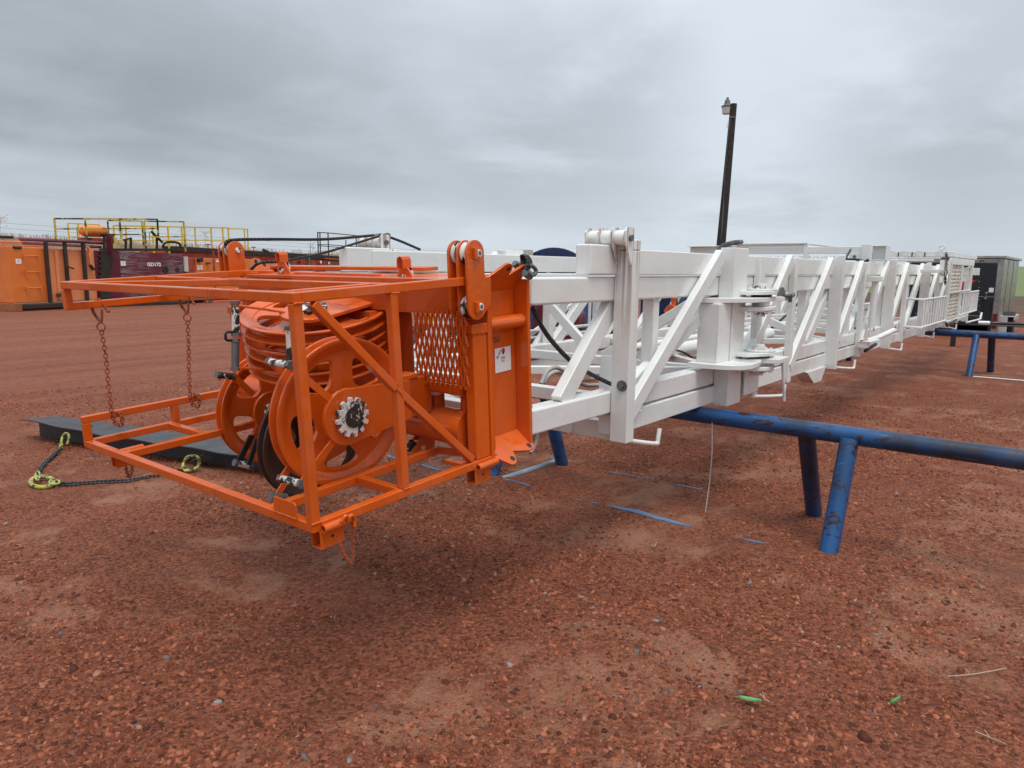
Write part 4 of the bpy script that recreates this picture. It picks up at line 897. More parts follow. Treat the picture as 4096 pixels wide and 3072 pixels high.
def rbp(x, y, X=9.28): return on(3300 + x / 4.424, 960 + y / 4.424, X=X) - RBL
MB().tube(catenary([rbp(350, 338), rbp(500, 342), rbp(600, 350), rbp(680, 372), rbp(730, 390)], 6), .012, 8).build('black_strap', BLACK, RB, smooth=True)
mb = MB(); mb.tube(catenary([rbp(770, 345), rbp(735, 375), rbp(715, 420), rbp(745, 470), rbp(785, 465), rbp(790, 400)], 6), .016, 8); mb.tube([rbp(810, 405), rbp(880, 400)], .010, 8); mb.build('strap_shackle', BLACK, RB, smooth=True)
chain_mb([rbp(455, 150), rbp(440, 200), rbp(400, 260), rbp(385, 300)], .009, .042).build('keeper_chain', GREYM, RB)
# finger board further along
FB = thing('finger_board', 'white finger board of hinged plates near the far end of the mast', 'finger board', (14.6, 1.95, 1.87))
def fb(*a, **k): return rb(*a, th_=FB, **k)
fb('board_beam', 14.60, 14.66, 1.95, 3.4, 1.878, 1.965); fb('board_rail', 14.56, 14.59, 2.15, 3.4, 1.84, 1.868); fb('side_beam', 14.66, 17.6, 1.95, 2.0, 1.87, 1.955)
for y in (2.17, 2.49, 2.72, 2.93, 3.16): fb('finger_plate', 14.575, 14.597, y - .045, y + .045, 1.872, 1.984); MB().cyl((-.035, y - 1.95 - .005, .03), (-.02, y - 1.95 - .005, .03), .02, 10).build('finger_pin', WHITE_R, FB)
for y in (2.08, 2.40, 2.60, 2.82): fb('finger_gap', 14.585, 14.599, y - .008, y + .008, 1.872, 1.96, mat=SOOT)
fb('long_rod_tray', 14.2, 14.25, 2.2, 3.1, 1.79, 1.83, mat=WHITE)
mb = MB(); mb.tube([(-.1, .18, .09), (-.1, .18, .13)], .015, 8)
ring = [Vector((-.1, .18 + .04 * math.cos(a), .165 + .04 * math.sin(a))) for a in np.linspace(0, 6.28, 17)[:-1]]; mb.tube(ring, .013, 8, True); mb.build('lifting_eye', WHITE, FB, smooth=True)
# work basket on the near side
YB = 1.724
WB = thing('work_basket', 'white railed work basket with expanded-metal door on the mast side', 'work basket', (10.74, YB, .88))
def wb(p): return Vector(p) - Vector((10.74, YB, .88))
mb = MB(); mb.tube([wb((10.74, 1.925, 1.26)), wb((10.74, YB, 1.257)), wb((12.5, YB, 1.257))], .014, 8); mb.build('top_rail', WHITE, WB, smooth=True)
mb = MB(); mb.tube([wb((10.72, 1.925, .895)), wb((10.72, YB, .893)), wb((12.7, YB, .893))], .016, 8); mb.build('bottom_rail', WHITE, WB, smooth=True)
for x in (10.76, 10.95, 11.14, 11.33, 11.52, 11.71, 11.90, 12.10, 12.30): MB().tube([wb((x, YB, .89)), wb((x, YB, 1.257))], .012, 8).build('picket', WHITE_R, WB, smooth=True)
mb = MB(); mb.tube([wb((14.0, YB, 1.272)), wb((16.3, YB, 1.272))], .016, 8); mb.build('top_rail', WHITE, WB, smooth=True); mb = MB(); mb.tube([wb((14.0, YB, .91)), wb((16.25, YB, .91))], .016, 8); mb.build('bottom_rail', WHITE, WB, smooth=True)
for x in (14.05, 14.35, 14.6, 15.3, 15.52, 15.74, 15.98, 16.22): MB().tube([wb((x, YB, .905)), wb((x, YB, 1.272))], .014, 8).build('picket', WHITE_R, WB, smooth=True)
for x, w in ((12.66, .07), (13.8, .10), (14.95, .08)): MB().box(*[v for v in (x - w / 2 - 10.74, x + w / 2 - 10.74, -.02, .02, 0, .885)]).build('door_post', WHITE, WB, .004)
mb = MB(); mb.box(12.62 - 10.74, 15.1 - 10.74, -.022, .022, .845, .945); mb.build('door_header', WHITE, WB, .004); rbox('door_rail', WHITE, WB, (12.7 - 10.74, 15.0 - 10.74, -.024, .024, .41, .44)); rbox('door_sill', WHITE, WB, (12.62 - 10.74, 15.0 - 10.74, -.024, .024, -.03, 0))
mb = MB(); W_ = 1.02; nx, nz = 7, 15
for i in range(nx):
    for j in range(nz):
        x = 12.74 - 10.74 + W_ * (i + .5 * (j % 2)) / nx; z = .01 + .83 * j / nz; dx = W_ / nx / 2; dz = .83 / nz
        mb.beam((x - dx, .0, z), (x, 0, z + dz), .012, .013, (0, 1, 0)); mb.beam((x + dx, .0, z), (x, 0, z + dz), .012, .013, (0, 1, 0))
mb.build('mesh_panel', paint('dirty_cream_mesh', (.62, .59, .52), (.50, .46, .40), (.5, .7)), WB)
mb = MB(); mb.box(13.7 - 10.74, 16.35 - 10.74, .02, .06, .685, .815); mb.build('cantilever_arm', WHITE, WB, .005); rbox('cantilever_arm', WHITE, WB, (12.0 - 10.74, 12.6 - 10.74, -.01, .05, .70, .90)); rbox('arm_box', WHITE, WB, (11.0 - 10.74, 12.0 - 10.74, .0, .12, .72, .765))
mb = MB(); ring = [wb((12.05 + .10 * math.cos(a), YB - .03, 1.60 + .05 * math.sin(a))) for a in np.linspace(0, 6.28, 19)[:-1]]; mb.tube(ring, .008, 6, True); mb.build('ring', GREYM, WB, smooth=True)
chain_mb([wb((12.0, YB - .03, 1.86)), wb((12.02, YB - .03, 1.66))], .011, .05).build('latch_chain', GREYM, WB); chain_mb([wb((12.05, YB - .03, 1.55)), wb((12.08, YB - .03, 1.44))], .012, .05).build('latch_chain', RUSTD, WB)
chain_mb([wb((12.6, YB - .02, .86)), wb((12.7, YB - .03, .81)), wb((12.9, YB - .03, .84)), wb((13.05, YB - .03, .80)), wb((13.2, YB - .03, .84)), wb((13.6, YB - .02, .86))], .014, .05).build('door_chain', RUSTD, WB)
MB().tube(catenary([wb((14.0, 1.6, .80)), wb((15.2, 1.55, .80)), wb((15.35, 1.55, .83)), wb((15.45, 1.55, .90))], 5), .016, 8).build('step_hook', WHITE, WB, smooth=True)
for nm, p0, p1, r_, lab in (('guy_pipe', (14.6, 1.5, .77), (15.5, -.9, .755), .026, 'black pipe reaching to the right edge above the far blue rack'), ('guy_cable', (14.2, 1.62, .76), (15.3, -.9, .70), .012, 'thin dark cable below the black pipe at the right edge')):
    t = thing(nm, lab, 'pipe' if 'pipe' in nm else 'cable', p0); MB().tube([(0, 0, 0), Vector(p1) - Vector(p0)], r_, 10).build('black_pipe' if 'pipe' in nm else 'cable_run', BLACK, t, smooth=True)
    if 'pipe' in nm: MB().cyl((.0, .0, 0), (.05, -.16, 0), .035, 10).build('pipe_coupling', WHITE_R, t, smooth=True)

# ================================================================== BLUE PIPE RACKS
def rack(X, z, xa, xb, feet, y0, y1, label):
    t = thing('pipe_rack', label, 'pipe rack', (X, 1.15, 0), group='blue pipe racks under the mast'); o = Vector((X, 1.15, 0))
    MB().tube([Vector((X, y1, z)) - o, Vector((X, y0, z)) - o], .054, 28).build('top_pipe', BLUE, t, smooth=True)
    for (fx, fy) in feet:
        top = Vector((X + (fx - X) * .10, fy, z - .02)); MB().tube([Vector((fx, fy, -.03)) - o, top - o], .052, 24).build('leg', BLUE, t, smooth=True)
        if X > 10: continue
        mb = MB(); mb.lathe([(.05, -.01), (.080, -.006), (.074, .006), (.053, .018)], 20, True); mb.v = [(v[0] + fx - X, v[1] + fy - 1.15, v[2]) for v in mb.v]; mb.build('foot_collar', BLUE, t, smooth=True)
    for x in (xa, xb):
        mb = MB(); mb.beam(Vector((x, y1 + .3, -.085)) - o, Vector((x, y0, -.085)) - o, .10, .10); mb.build('buried_runner', BLUE_W, t)
    return t
R1 = rack(4.50, .650, 4.15, 4.91, [(4.185, 1.03), (4.87, 1.296), (4.12, 3.49), (4.80, 3.27)], -.6, 3.95, 'nearer blue pipe rack with splayed legs carrying the mast')
o = Vector((4.5, 1.15, 0))
# the parts of the runners that show through the gravel
for (x, ya, yb, w) in ((4.15, 3.42, 3.10, .018), (4.15, 2.47, 1.84, .045), (4.155, 1.52, 1.37, .022), (4.08, 4.62, 4.48, .03), (4.10, 4.22, 3.96, .03), (4.91, 3.50, 3.14, .03), (4.915, 2.92, 2.48, .022), (4.915, 2.35, 2.08, .022), (4.14, 2.72, 2.66, .014), (4.15, 2.59, 2.54, .02)):
    mb = MB(); pl = []; n = 14
    for i in range(n + 1): f = i / n; hw = w / 2 * min(1, 5 * f + .1, 5 * (1 - f) + .1) * (.75 + .5 * random.random()); pl.append((x + hw, ya + (yb - ya) * f))
    for i in range(n, -1, -1): f = i / n; hw = w / 2 * min(1, 5 * f + .1, 5 * (1 - f) + .1) * (.75 + .5 * random.random()); pl.append((x - hw, ya + (yb - ya) * f))
    mb.prism(pl, lambda a, b, q: Vector((a, b, q + gz(a, b))) - o, -.02, .0055).build('runner_strip', BLUE_W, R1)
MB().tube([Vector((4.16, 3.40, .004)) - o, Vector((4.84, 3.38, .006)) - o], .022, 10).build('spreader_bar', paint('frosted_blue_bar', (.34, .38, .43), (.18, .26, .36), (.4, .6)), R1, smooth=True)
R2 = rack(13.75, .634, 13.3, 14.2, [(13.29, 1.41), (14.19, 1.21), (13.3, 3.6), (14.2, 3.4)], -.8, 4.1, 'farther blue pipe rack with upright legs at the right')
t = thing('marker_rope', 'thin frayed grey tie strap hanging straight down from the near blue pipe', 'strap', (4.46, 1.87, 0))
MB().tube(catenary([(.0, .0, .62), (.0, -.01, .40), (.01, -.0, .2), (-.02, .0, .06), (-.03, .0, .0)], 5), .0042, 6).build('strap_tail', HOSE, t, smooth=True)
for (px, py, qx, qy) in ((4096, 1480 + 28, 3895, 1507),):
    a, b = on(3892, 1508, Z=.0), on(4140, 1528, Z=.0); t = thing('ground_rope', 'thin white cord on the ground by the far blue rack leg', 'cord', a); MB().tube([(0, 0, .008), (b - a) + Vector((0, 0, .008))], .010, 6).build('cord', STICK, t)

# ================================================================== ORANGE CROWN BLOCK (local u, v, w)
CR = thing('crown_block', 'orange crown block with sheaves and pipe guard cage on the near end of the mast', 'crown block', CO, (0, -TH, 0))
def cbox(name, u0, u1, v0, v1, w0, w1, mat=None, bevel=.004, parent=None, label=None): return MB().box(u0, u1, v0, v1, w0, w1).build(name, mat or ORANGE, parent or CR, bevel, label=label)
VF = 1.82
cage = MB().box(-1.21, -1.176, 0, .034, .002, .741).build('cage_frame', ORANGE, CR, .004, label='square-tube guard cage')   # near front corner post; the rest are its bars
def bar(name, a, b, w=.034, h=.034, up=(0, 0, 1)): return rbeam(name, ORANGE, cage, a, b, w, h, up)
T, B_ = .758, -.0075
bar('top_rail', (-1.193, 0 - .0, T), (-1.193, VF, T)); bar('top_rail', (-1.176, .017, T), (-.41, .017, T)); bar('top_rail', (-1.176, VF - .017, T), (-.25, VF - .017, T + .004))
bar('top_cross_rail', (-.76, .034, T - .002), (-.76, VF - .034, T - .002)); bar('top_brace', (-1.17, .155, T - .001), (-.777, .155, T - .001), .03, .03); bar('top_brace', (-1.17, 1.80, T - .003), (-.73, 1.05, T - .003), .03, .03)
bar('top_cross_rail', (-.50, .034, T + .001), (-.50, 1.0, T + .001), .03, .03)
bar('top_cross_rail', (-.262, VF, T + .003), (-.262, 1.55, T + .003)); bar('top_cross_rail', (-.262, 1.33, T), (-.30, .64, T), .034, .03)
bar('bottom_rail', (-1.193, 0, B_), (-1.193, VF, B_)); bar('bottom_rail', (-1.176, .017, B_), (-.25, .017, B_)); bar('bottom_rail', (-1.176, VF - .017, B_ + .001), (-.25, VF - .017, B_ + .001))
bar('bottom_rail', (-1.176, 1.44, B_), (-.3, 1.44, B_)); bar('bottom_rail', (-1.176, .275, B_), (-.30, .30, B_)); bar('bottom_rail', (-.31, .315, B_), (-.25, .034, B_))
bar('bottom_cross_rail', (-.79, .26, B_), (-.79, .034, B_)); bar('bottom_cross_rail', (-.79, 1.79, B_), (-.79, 1.457, B_))
bar('middle_post', (-.785, .017, .0095), (-.789, .017, .741)); bar('corner_post', (-1.193, VF - .017, .0095), (-1.193, VF - .017, .095), .034, .034); bar('corner_post', (-.757, VF - .017, .010), (-.757, VF - .017, .095), .034, .034)
bar('gate_rail', (-1.21, VF - .017, .112), (-.25, VF - .017, .112)); bar('gate_rail', (-1.21, VF - .017, .658), (-.25, VF - .017, .662)); bar('gate_stile', (-1.193, VF - .017, .641), (-1.193, VF - .017, .741), .036, .034)
bar('diagonal_brace', (-1.13, .017, .735), (-.80, .017, .395), .030, .034, (0, 1, 0)); bar('diagonal_brace', (-.79, .019, .385), (-.40, .019, .02), .030, .034, (0, 1, 0))
o = MB().prism([(0, 0), (.13, 0), (.13, .052), (.122, .060), (.008, .060), (0, .052)], lambda a, b, t: (t, .085 + a, .006 + b), -1.213, -1.207); o.build('identification_plate', ORANGE, cage, .0008)
# socket sleeves with pins at the cage corners
def sleeve(u, v, near=True):
    g = MB(); w = .05
    g.box(u, u + .10, v, v + .004, -.085, -.026); g.box(u, u + .10, v + .046, v + .05, -.085, -.026); g.box(u, u + .10, v, v + .05, -.090, -.085); g.box(u, u + .10, v, v + .05, -.0295, -.0255)
    s = g.build('pin_socket', ORANGE, cage, .002); MB().cyl((u + .05, v - .001, -.055), (u + .05, v + .006, -.055), .006, 10).build('pin_hole', BLACK, s)
    g = MB(); g.lathe([(.011, 0), (.016, 0), (.016, .12), (.011, .12)], 20); g.v = [(a[2] + u + .005, a[0] + v - .012, a[1] - .014) for a in g.v]; g.build('pin_tube', ORANGE, s, smooth=True); return s
s1 = sleeve(-1.185, -.002); sleeve(-.40, -.002); sleeve(-1.185, VF - .28)
mb = MB(); mb.tube(catenary([(-1.09, -.03, -.01), (-1.075, -.035, .006), (-1.06, -.03, -.012), (-1.062, -.03, -.04)], 6), .007, 8); mb.tube(catenary([(-1.115, -.03, -.005), (-1.10, -.035, .012), (-1.085, -.03, -.006)], 6), .006, 8); mb.build('pin_handle', ORANGE, s1, smooth=True)
mb = chain_mb([(-1.12, -.02, -.08), (-1.112, -.02, -.12), (-1.09, -.02, -.160), (-1.078, -.022, -.168), (-1.068, -.02, -.13), (-1.065, -.02, -.08), (-1.062, -.02, -.02)], .0036, .018); mb.build('keeper_chain', RUSTO, s1)
mb = chain_mb([(-1.13, VF - .25, -.07), (-1.12, VF - .22, -.13), (-1.10, VF - .20, -.17), (-1.085, VF - .2, -.13), (-1.08, VF - .2, -.06)], .0045, .022); mb.build('keeper_chain', RUSTO, cage)
# end frame: columns and flange plates (near side, then mirrored to the far side)
def endframe(far):
    def m(v0, v1): return (VF - v1, VF - v0) if far else (v0, v1)
    sg = -1 if far else 1; v0_ = VF if far else 0
    cbox('column', -.378, -.292, *m(.002, .055), .010, .56, bevel=.006); cbox('column_cap', -.388, -.292, *m(-.004, .06), .545, .582, bevel=.003)
    cbox('flange_plate', -.290, -.268, *m(-.004, .17), -.008, .770); cbox('flange_plate', -.020, .0, *m(-.004, .17), .0, .742)
    cbox('web_plate', -.267, -.021, *m(.070, .082), .02, .735); cbox('bottom_plate', -.405, -.268, *m(-.004, .17), -.026, -.008)
    MB().cyl((-.268, v0_ + sg * .035, .565), (-.02, v0_ + sg * .035, .562), .030, 20).build('spacer_pipe', ORANGE, CR, .002)
    # pinned lugs, splayed outward top and bottom
    P = lambda x, y, v: L(*(x / 1.659 + 1250, y / 1.659 + 900), v=v)
    def lug(poly, w0, up, ang_=None):
        ang = ang_ or rad(55 if up > 0 else 38)
        def fn(a, b, t):                  # a along u, b outward distance, t thickness
            v = .075 - b * math.cos(ang) + t * math.sin(ang) * up; w = w0 + up * b * math.sin(ang) + t * math.cos(ang)
            return (a, VF - v if far else v, w)
        lg = MB().prism(poly, fn, -.006, .006).build('pin_lug', ORANGE, CR, .002)
        return lg, fn
    tp = [(-.266, 0), (-.003, 0), (-.001, .09), (-.004, .115), (-.018, .13), (-.035, .128), (-.112, .084), (-.106, .112), (-.118, .134), (-.145, .145), (-.166, .141), (-.235, .086), (-.266, .066)]
    lg, fn = lug(tp, .70, 1)
    for c in ((-.022, .110), (-.137, .118)): MB().cyl(fn(c[0], c[1], -.0068), fn(c[0], c[1], .0068), .011, 16).build('lug_hole', SOOT, lg)
    bp = [(-.266, 0), (-.0, .0), (-.0, .095), (-.006, .11), (-.021, .120), (-.056, .125), (-.149, .098), (-.156, .115), (-.168, .142), (-.180, .155), (-.196, .160), (-.215, .157), (-.266, .10)]
    lg, fn = lug(bp, .052, -1)
    for c in ((-.036, .101), (-.186, .131)): MB().cyl(fn(c[0], c[1], -.0068), fn(c[0], c[1], .0068), .013, 16).build('lug_hole', SOOT, lg)
endframe(False); endframe(True)
MB().prism([(0, .625), (.055, .625), (0, .54)], lambda a, b, t: (a, t, b), .03, .042).build('gusset', ORANGE, CR); MB().prism([(0, .15), (.0, .235), (.05, .15)], lambda a, b, t: (a, t, b), .03, .042).build('gusset', ORANGE, CR)
cbox('seat_plate', .0, .006, .002, .11, .01, .12); 
# cross beams and boxes between the side frames
cbox('top_cross_box', -.36, -.292, .09, VF - .09, .615, .742, ORANGE_D); cbox('top_plate', -.36, -.02, .18, VF - .18, .744, .762, bevel=.003)
cbox('top_plate', -.10, .0, .55, VF - .02, .775, .793, bevel=.003); cbox('back_cross_box', -.10, -.022, .17, VF - .17, .60, .742, ORANGE_D)
cbox('centre_box', -.40, -.262, .60, 1.25, .03, .612, ORANGE_D); cbox('centre_box_edge', -.26, -.245, .49, 1.36, .05, .598, ORANGE_D)
MB().tube([(-.36, .085, .302), (-.36, .46, .302)], .028, 20).build('guard_pipe', ORANGE, CR, smooth=True)
MB().tube([(-.33, .085, .125), (-.33, VF - .085, .125)], .078, 32).build('cross_pipe', ORANGE, CR, smooth=True)
cbox('spacer_block', -.35, -.30, .085, .105, .19, .26, ORANGE_D); cbox('spacer_block', -.34, -.28, .27, .40, .19, .25, ORANGE_D); cbox('shelf_plate', -.30, -.02, .2, .46, .262, .272, ORANGE_D)
# expanded metal guard
def guard():
    mb = MB(); v0, v1, w0, w1 = .010, .298, .335, .628; nx = 10; u = -.405; dv = (v1 - v0) / nx; nz = 7; dh = (w1 - w0) / nz
    for j in range(nz):
        for i in range(nx + 1):
            c = v0 + dv * (i + .5 * (j % 2)); z = w0 + dh * j
            if c > v1 + dv * .55: continue
            for s_ in (-1, 1):
                c2 = c + s_ * dv / 2
                if c2 < v0 - dv * .3 or c2 > v1 + dv * .6: continue
                k = .0045 * s_
                mb.beam((u, c + k, z + dh * .12), (u, c2 - k, z + dh * .88), .007, .0065, (1, 0, 0))
            mb.beam((u, c, z - dh * .16), (u, c, z + dh * .16), .012, .007, (1, 0, 0))
    for i in range(nx): mb.box(u - .005, u + .004, v0 + dv * (i + .3), v0 + dv * (i + .7), w1 - .005, w1 + .010); mb.box(u - .006, u + .004, v0 + dv * (i + .25), v0 + dv * (i + .7), w0 - .018, w0 - .004)
    return mb.build('expanded_metal_guard', ORANGE_D, CR)
guard()
# ---- sheaves
def sheave_meshes():
    R0, hw = 1.0, .105
    rim = [(R0, -hw), (R0, -hw + .035), (.90, -.045), (.875, 0), (.90, .045), (R0, hw - .035), (R0, hw), (.955, hw + .004), (.90, .075), (.83, .05), (.83, -.05), (.90, -.075), (.955, -hw - .004)]
    a = MB().lathe(rim, 96); n = 5; r0, r1 = .22, .84; K = 40
    for side_ in (-1, 1):
        for s in range(n):
            t0, t1 = 2 * math.pi * s / n, 2 * math.pi * (s + 1) / n; tm = (t0 + t1) / 2; outer = []; inner = []
            for k in range(K):
                th = 2 * math.pi * k / K; cx, cy = math.cos(th), math.sin(th); m_ = max(abs(cx), abs(cy)); sx, sy = cx / m_, cy / m_
                r = (r0 + r1) / 2 + sx * (r1 - r0) / 2; t = tm + sy * (t1 - t0) / 2; outer.append((r * math.cos(t), r * math.sin(t)))
                e = 3.2; q = (abs(cx) ** e + abs(cy) ** e) ** (-1 / e); ix, iy = cx * q, cy * q; rr = .595 + ix * .185; tw = .455 * (.56 + .44 * (ix + 1) / 2); t = tm + iy * tw; inner.append((rr * math.cos(t), rr * math.sin(t)))
            b = len(a.v)
            for (x, y) in outer: a.v.append((x, y, side_ * .035))
            for (x, y) in inner: a.v.append((x, y, side_ * .035))
            for k in range(K): k2 = (k + 1) % K; a.f.append((b + k, b + k2, b + K + k2, b + K + k))
            if side_ == -1: hole_start = b
            else:
                pass
    cnt = n * 2 * K; total = len(a.v) - 2 * cnt
    for s in range(n):
        b0 = total + s * 2 * K + K; b1 = total + cnt + s * 2 * K + K
        for k in range(K): k2 = (k + 1) % K; a.f.append((b0 + k, b0 + k2, b1 + k2, b1 + k))
    a.lathe([(.24, -.11), (.24, .11), (.08, .11), (.08, -.11)], 40)
    return a
def star_mb(r, t):
    poly = []; n = 12
    for i in range(n):
        a = 2 * math.pi * i / n
        for da, rr in ((-.15, 1), (-.10, 1.0), (.02, 1.0), (.09, 1.0), (.13, .84), (.26, .74), (.39, .84)): poly.append((r * rr * math.cos(a + da * .9), r * rr * math.sin(a + da * .9)))
    mb = MB().prism(poly, lambda x, y, q: (x, y, q), 0, t); mb.cyl((0, 0, t * .3), (0, 0, t + r * .02), r * .60, 32); return mb
def bake(mb, c, n, r, spin=0, zs=1.0):
    q = Vector(n).normalized().to_track_quat('Z', 'Y') @ Vector((0, 0, 1)).rotation_difference(Vector((0, 0, 1))); M_ = Matrix.Translation(c) @ q.to_matrix().to_4x4() @ Matrix.Rotation(spin, 4, 'Z') @ Matrix.Diagonal((r, r, r * zs, 1))
    mb.v = [tuple(M_ @ Vector(v)) for v in mb.v]; return mb
def sheave(c, n, r, mat, name='sheave', spin=.3, label=None, zs=1.0):
    return bake(sheave_meshes(), Vector(c), n, r, spin, zs).build(name, mat, CR, .0025, smooth=False, label=label)
nn = Vector((.05, 1, .08)).normalized()
def disp(c, n, d): return Vector(c) + Vector(n).normalized() * d
S1 = sheave(disp((-.788, .327, .259), nn, .032), nn, .30, ORANGE, spin=.35, label='near upright sheave')
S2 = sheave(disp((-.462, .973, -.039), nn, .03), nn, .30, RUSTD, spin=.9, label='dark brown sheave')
S3 = sheave(disp((-.43, 1.37, .07), nn, .03), nn, .30, ORANGE, spin=.2, label='far upright sheave')
# near side plate with nut
def arm(cu, cv, cw, r, u1, wlo, whi, tk=.018, parent=None):
    poly = [(cu + r * math.cos(a), cw + r * math.sin(a)) for a in np.linspace(math.pi * .42, math.pi * 1.58, 30)]; poly += [(u1, wlo), (u1, whi)]
    return MB().prism(poly, lambda a, b, t: (a, t, b), cv - tk / 2, cv + tk / 2).build('hub_cover_plate', ORANGE, parent or CR, .003)
A1 = arm(-.832, .262, .262, .112, -.50, .186, .352, parent=CR)
cbox('hub_cover_rib', -.62, -.45, .256, .30, .352, .372); cbox('arm_block', -.50, -.37, .262, .42, .186, .351, ORANGE_D)
HN = bake(star_mb(1, .22), Vector((-.825, .248, .262)), (0, -1, 0), .078, .1).build('hub_nut', NUTW, A1, .0015); MB().cyl((-.825, .232, .262), (-.825, .2275, .262), .042, 30).build('nut_face', NUTK, HN, .0012)
MB().cyl((-.885, .253, .235), (-.885, .238, .235), .011, 10).build('lock_bolt', RUSTO, A1)
MB().cyl((-.80, .27, .26), (-.79, .33, .26), .06, 24).build('axle', ORANGE_D, A1)
A3 = arm(-.50, 1.30, .075, .105, -.36, .0, .15, parent=CR); bake(star_mb(1, .22), Vector((-.485, 1.285, .07)), (0, -1, 0), .070, .3).build('hub_nut', NUTM, A3, .0015)
MB().cyl((-.47, 1.32, .07), (-.46, 1.4, .07), .055, 20).build('axle', ORANGE_D, A3)
A2 = arm(-.50, .90, -.03, .10, -.36, -.1, .05, parent=CR)
# stacked sheaves on a near-vertical axis
ns = Vector((-.178, -.142, 1)).normalized(); ct = Vector((-.496, .868, .629))
for k in range(3): sheave(ct - ns * (.034 + .094 * k), ns, .338, ORANGE, spin=.5 + k * .4, zs=.82, label='stacked sheave, number %s from the top' % ('one', 'two', 'three')[k])
MB().cyl(ct - ns * .27, ct + ns * .0, .075, 24).build('stack_axle', ORANGE_D, CR)
ux = Vector((1, 0, .178)).normalized(); vx = ns.cross(ux).normalized()
poly = [(.135 * math.cos(a) - .06, .135 * math.sin(a)) for a in np.linspace(math.pi * .5, math.pi * 1.5, 26)] + [(.30, -.17), (.38, -.13), (.38, .17)]
QS = -ux * .03 - vx * .085
TC = MB().prism(poly, lambda a, b, t: ct + QS + ux * a + vx * b + ns * t, .012, .028).build('stack_cover_plate', ORANGE, CR, .003)
MB().box(-.34, -.29, .60, .80, .60, .63).build('plate_bracket', ORANGE_D, CR, .003)
P_ = [(.06, -.10), (.22, -.10), (.22, -.02), (.06, -.02)]; MB().prism(P_, lambda a, b, t: ct + QS + ux * a + vx * b + ns * t, .028, .0295).build('cast_lettering_pad', ORANGE_D, TC, .001)
bake(star_mb(1, .22), ct + QS - ux * .06 + ns * .028, ns, .075, .2).build('hub_nut', NUTM, TC, .0015)
# line-guard rods with straps
def rod(a, b, r, name='guard_rod', mat=NUTW, parent=None):
    o = MB().cyl(a, b, r, 18).build(name, mat, parent or CR, .002); a, b = Vector(a), Vector(b); d = (b - a).normalized()
    for p, s in ((a, -1), (b, 1)): MB().cyl(p + d * s * .002, p + d * s * .016, r * 1.25, 6).build('rod_bolt', GREYM, o)
    return o
rod((-1.052, .29, .497), (-1.052, .40, .497), .014); rod((-1.050, .29, .048), (-1.050, .40, .045), .015)
for v in (.285, .402):
    rbeam('guard_strap', ORANGE, CR, (-.905, v if v > .3 else .262, .345), (-1.06, v, .505), .028, .007, (0, 1, 0), .001); rbeam('guard_strap', ORANGE, CR, (-.905, v if v > .3 else .262, .180), (-1.06, v, .038), .028, .007, (0, 1, 0), .001)
rod(L(850 + 168 / 1.8438, 1150 + 128 / 1.8438, v=.86), L(850 + 172 / 1.8438, 1150 + 330 / 1.8438, v=.86), .016, mat=NUTM); rod(L(850 + 168 / 1.8438, 1150 + 405 / 1.8438, v=.86), L(850 + 168 / 1.8438, 1150 + 585 / 1.8438, v=.86), .016, mat=GREYM)
hl = [L(850 + x / 1.8438, 1150 + y / 1.8438, v=.86) for x, y in ((170, 325), (105, 328), (95, 345), (97, 380), (108, 390), (170, 392))]; MB().tube(hl, .006, 8).build('rod_handle', BLACK, CR, smooth=True)
rbeam('guard_strap', ORANGE, CR, L(850 + 150 / 1.8438, 1150 + 128 / 1.8438, v=.86), ct - ux * .16 + ns * .02, .035, .008, ns, .001)
rbeam('guard_strap', ORANGE, CR, L(850 + 150 / 1.8438, 1150 + 590 / 1.8438, v=.86), ct - ux * .10 - ns * .285, .035, .008, ns, .001)
rod(L(850 + 563 / 1.8438, 1150 + 315 / 1.8438, v=.47), L(850 + 572 / 1.8438, 1150 + 500 / 1.8438, v=.47), .013); MB().cyl(L(850 + 572 / 1.8438, 1150 + 490 / 1.8438, v=.47), L(850 + 574 / 1.8438, 1150 + 545 / 1.8438, v=.47), .016, 14).build('rod_sleeve', BLACK, CR)
E4 = lambda x, y: (850 + x / 1.8438, 1150 + y / 1.8438)
rod(L(*E4(50, 645), v=1.33), L(*E4(135, 655), v=1.33), .016); rbeam('guard_strap', ORANGE, CR, L(*E4(140, 640), v=1.33), L(*E4(300, 790), v=1.33), .032, .008, (0, 1, 0), .001); rbeam('guard_strap', ORANGE, CR, L(*E4(40, 635), v=1.37), L(*E4(70, 670), v=1.37), .032, .008, (0, 1, 0), .001)
rod(L(*E4(180, 1295), v=1.30), L(*E4(270, 1315), v=1.30), .016); rbeam('guard_strap', BLACK, CR, L(*E4(290, 1090), v=1.28), L(*E4(190, 1290), v=1.36), .03, .012, (0, 1, 0), .001); rbeam('guard_strap', BLACK, CR, L(*E4(330, 1120), v=1.26), L(*E4(265, 1310), v=1.26), .025, .012, (0, 1, 0), .001)
rod(L(*E4(450, 1540), v=.88), L(*E4(520, 1545), v=.88), .016, mat=GREYM); rbeam('guard_strap', ORANGE, CR, L(*E4(470, 1545), v=.9), L(*E4(560, 1400), v=.9), .03, .008, (0, 1, 0), .001)
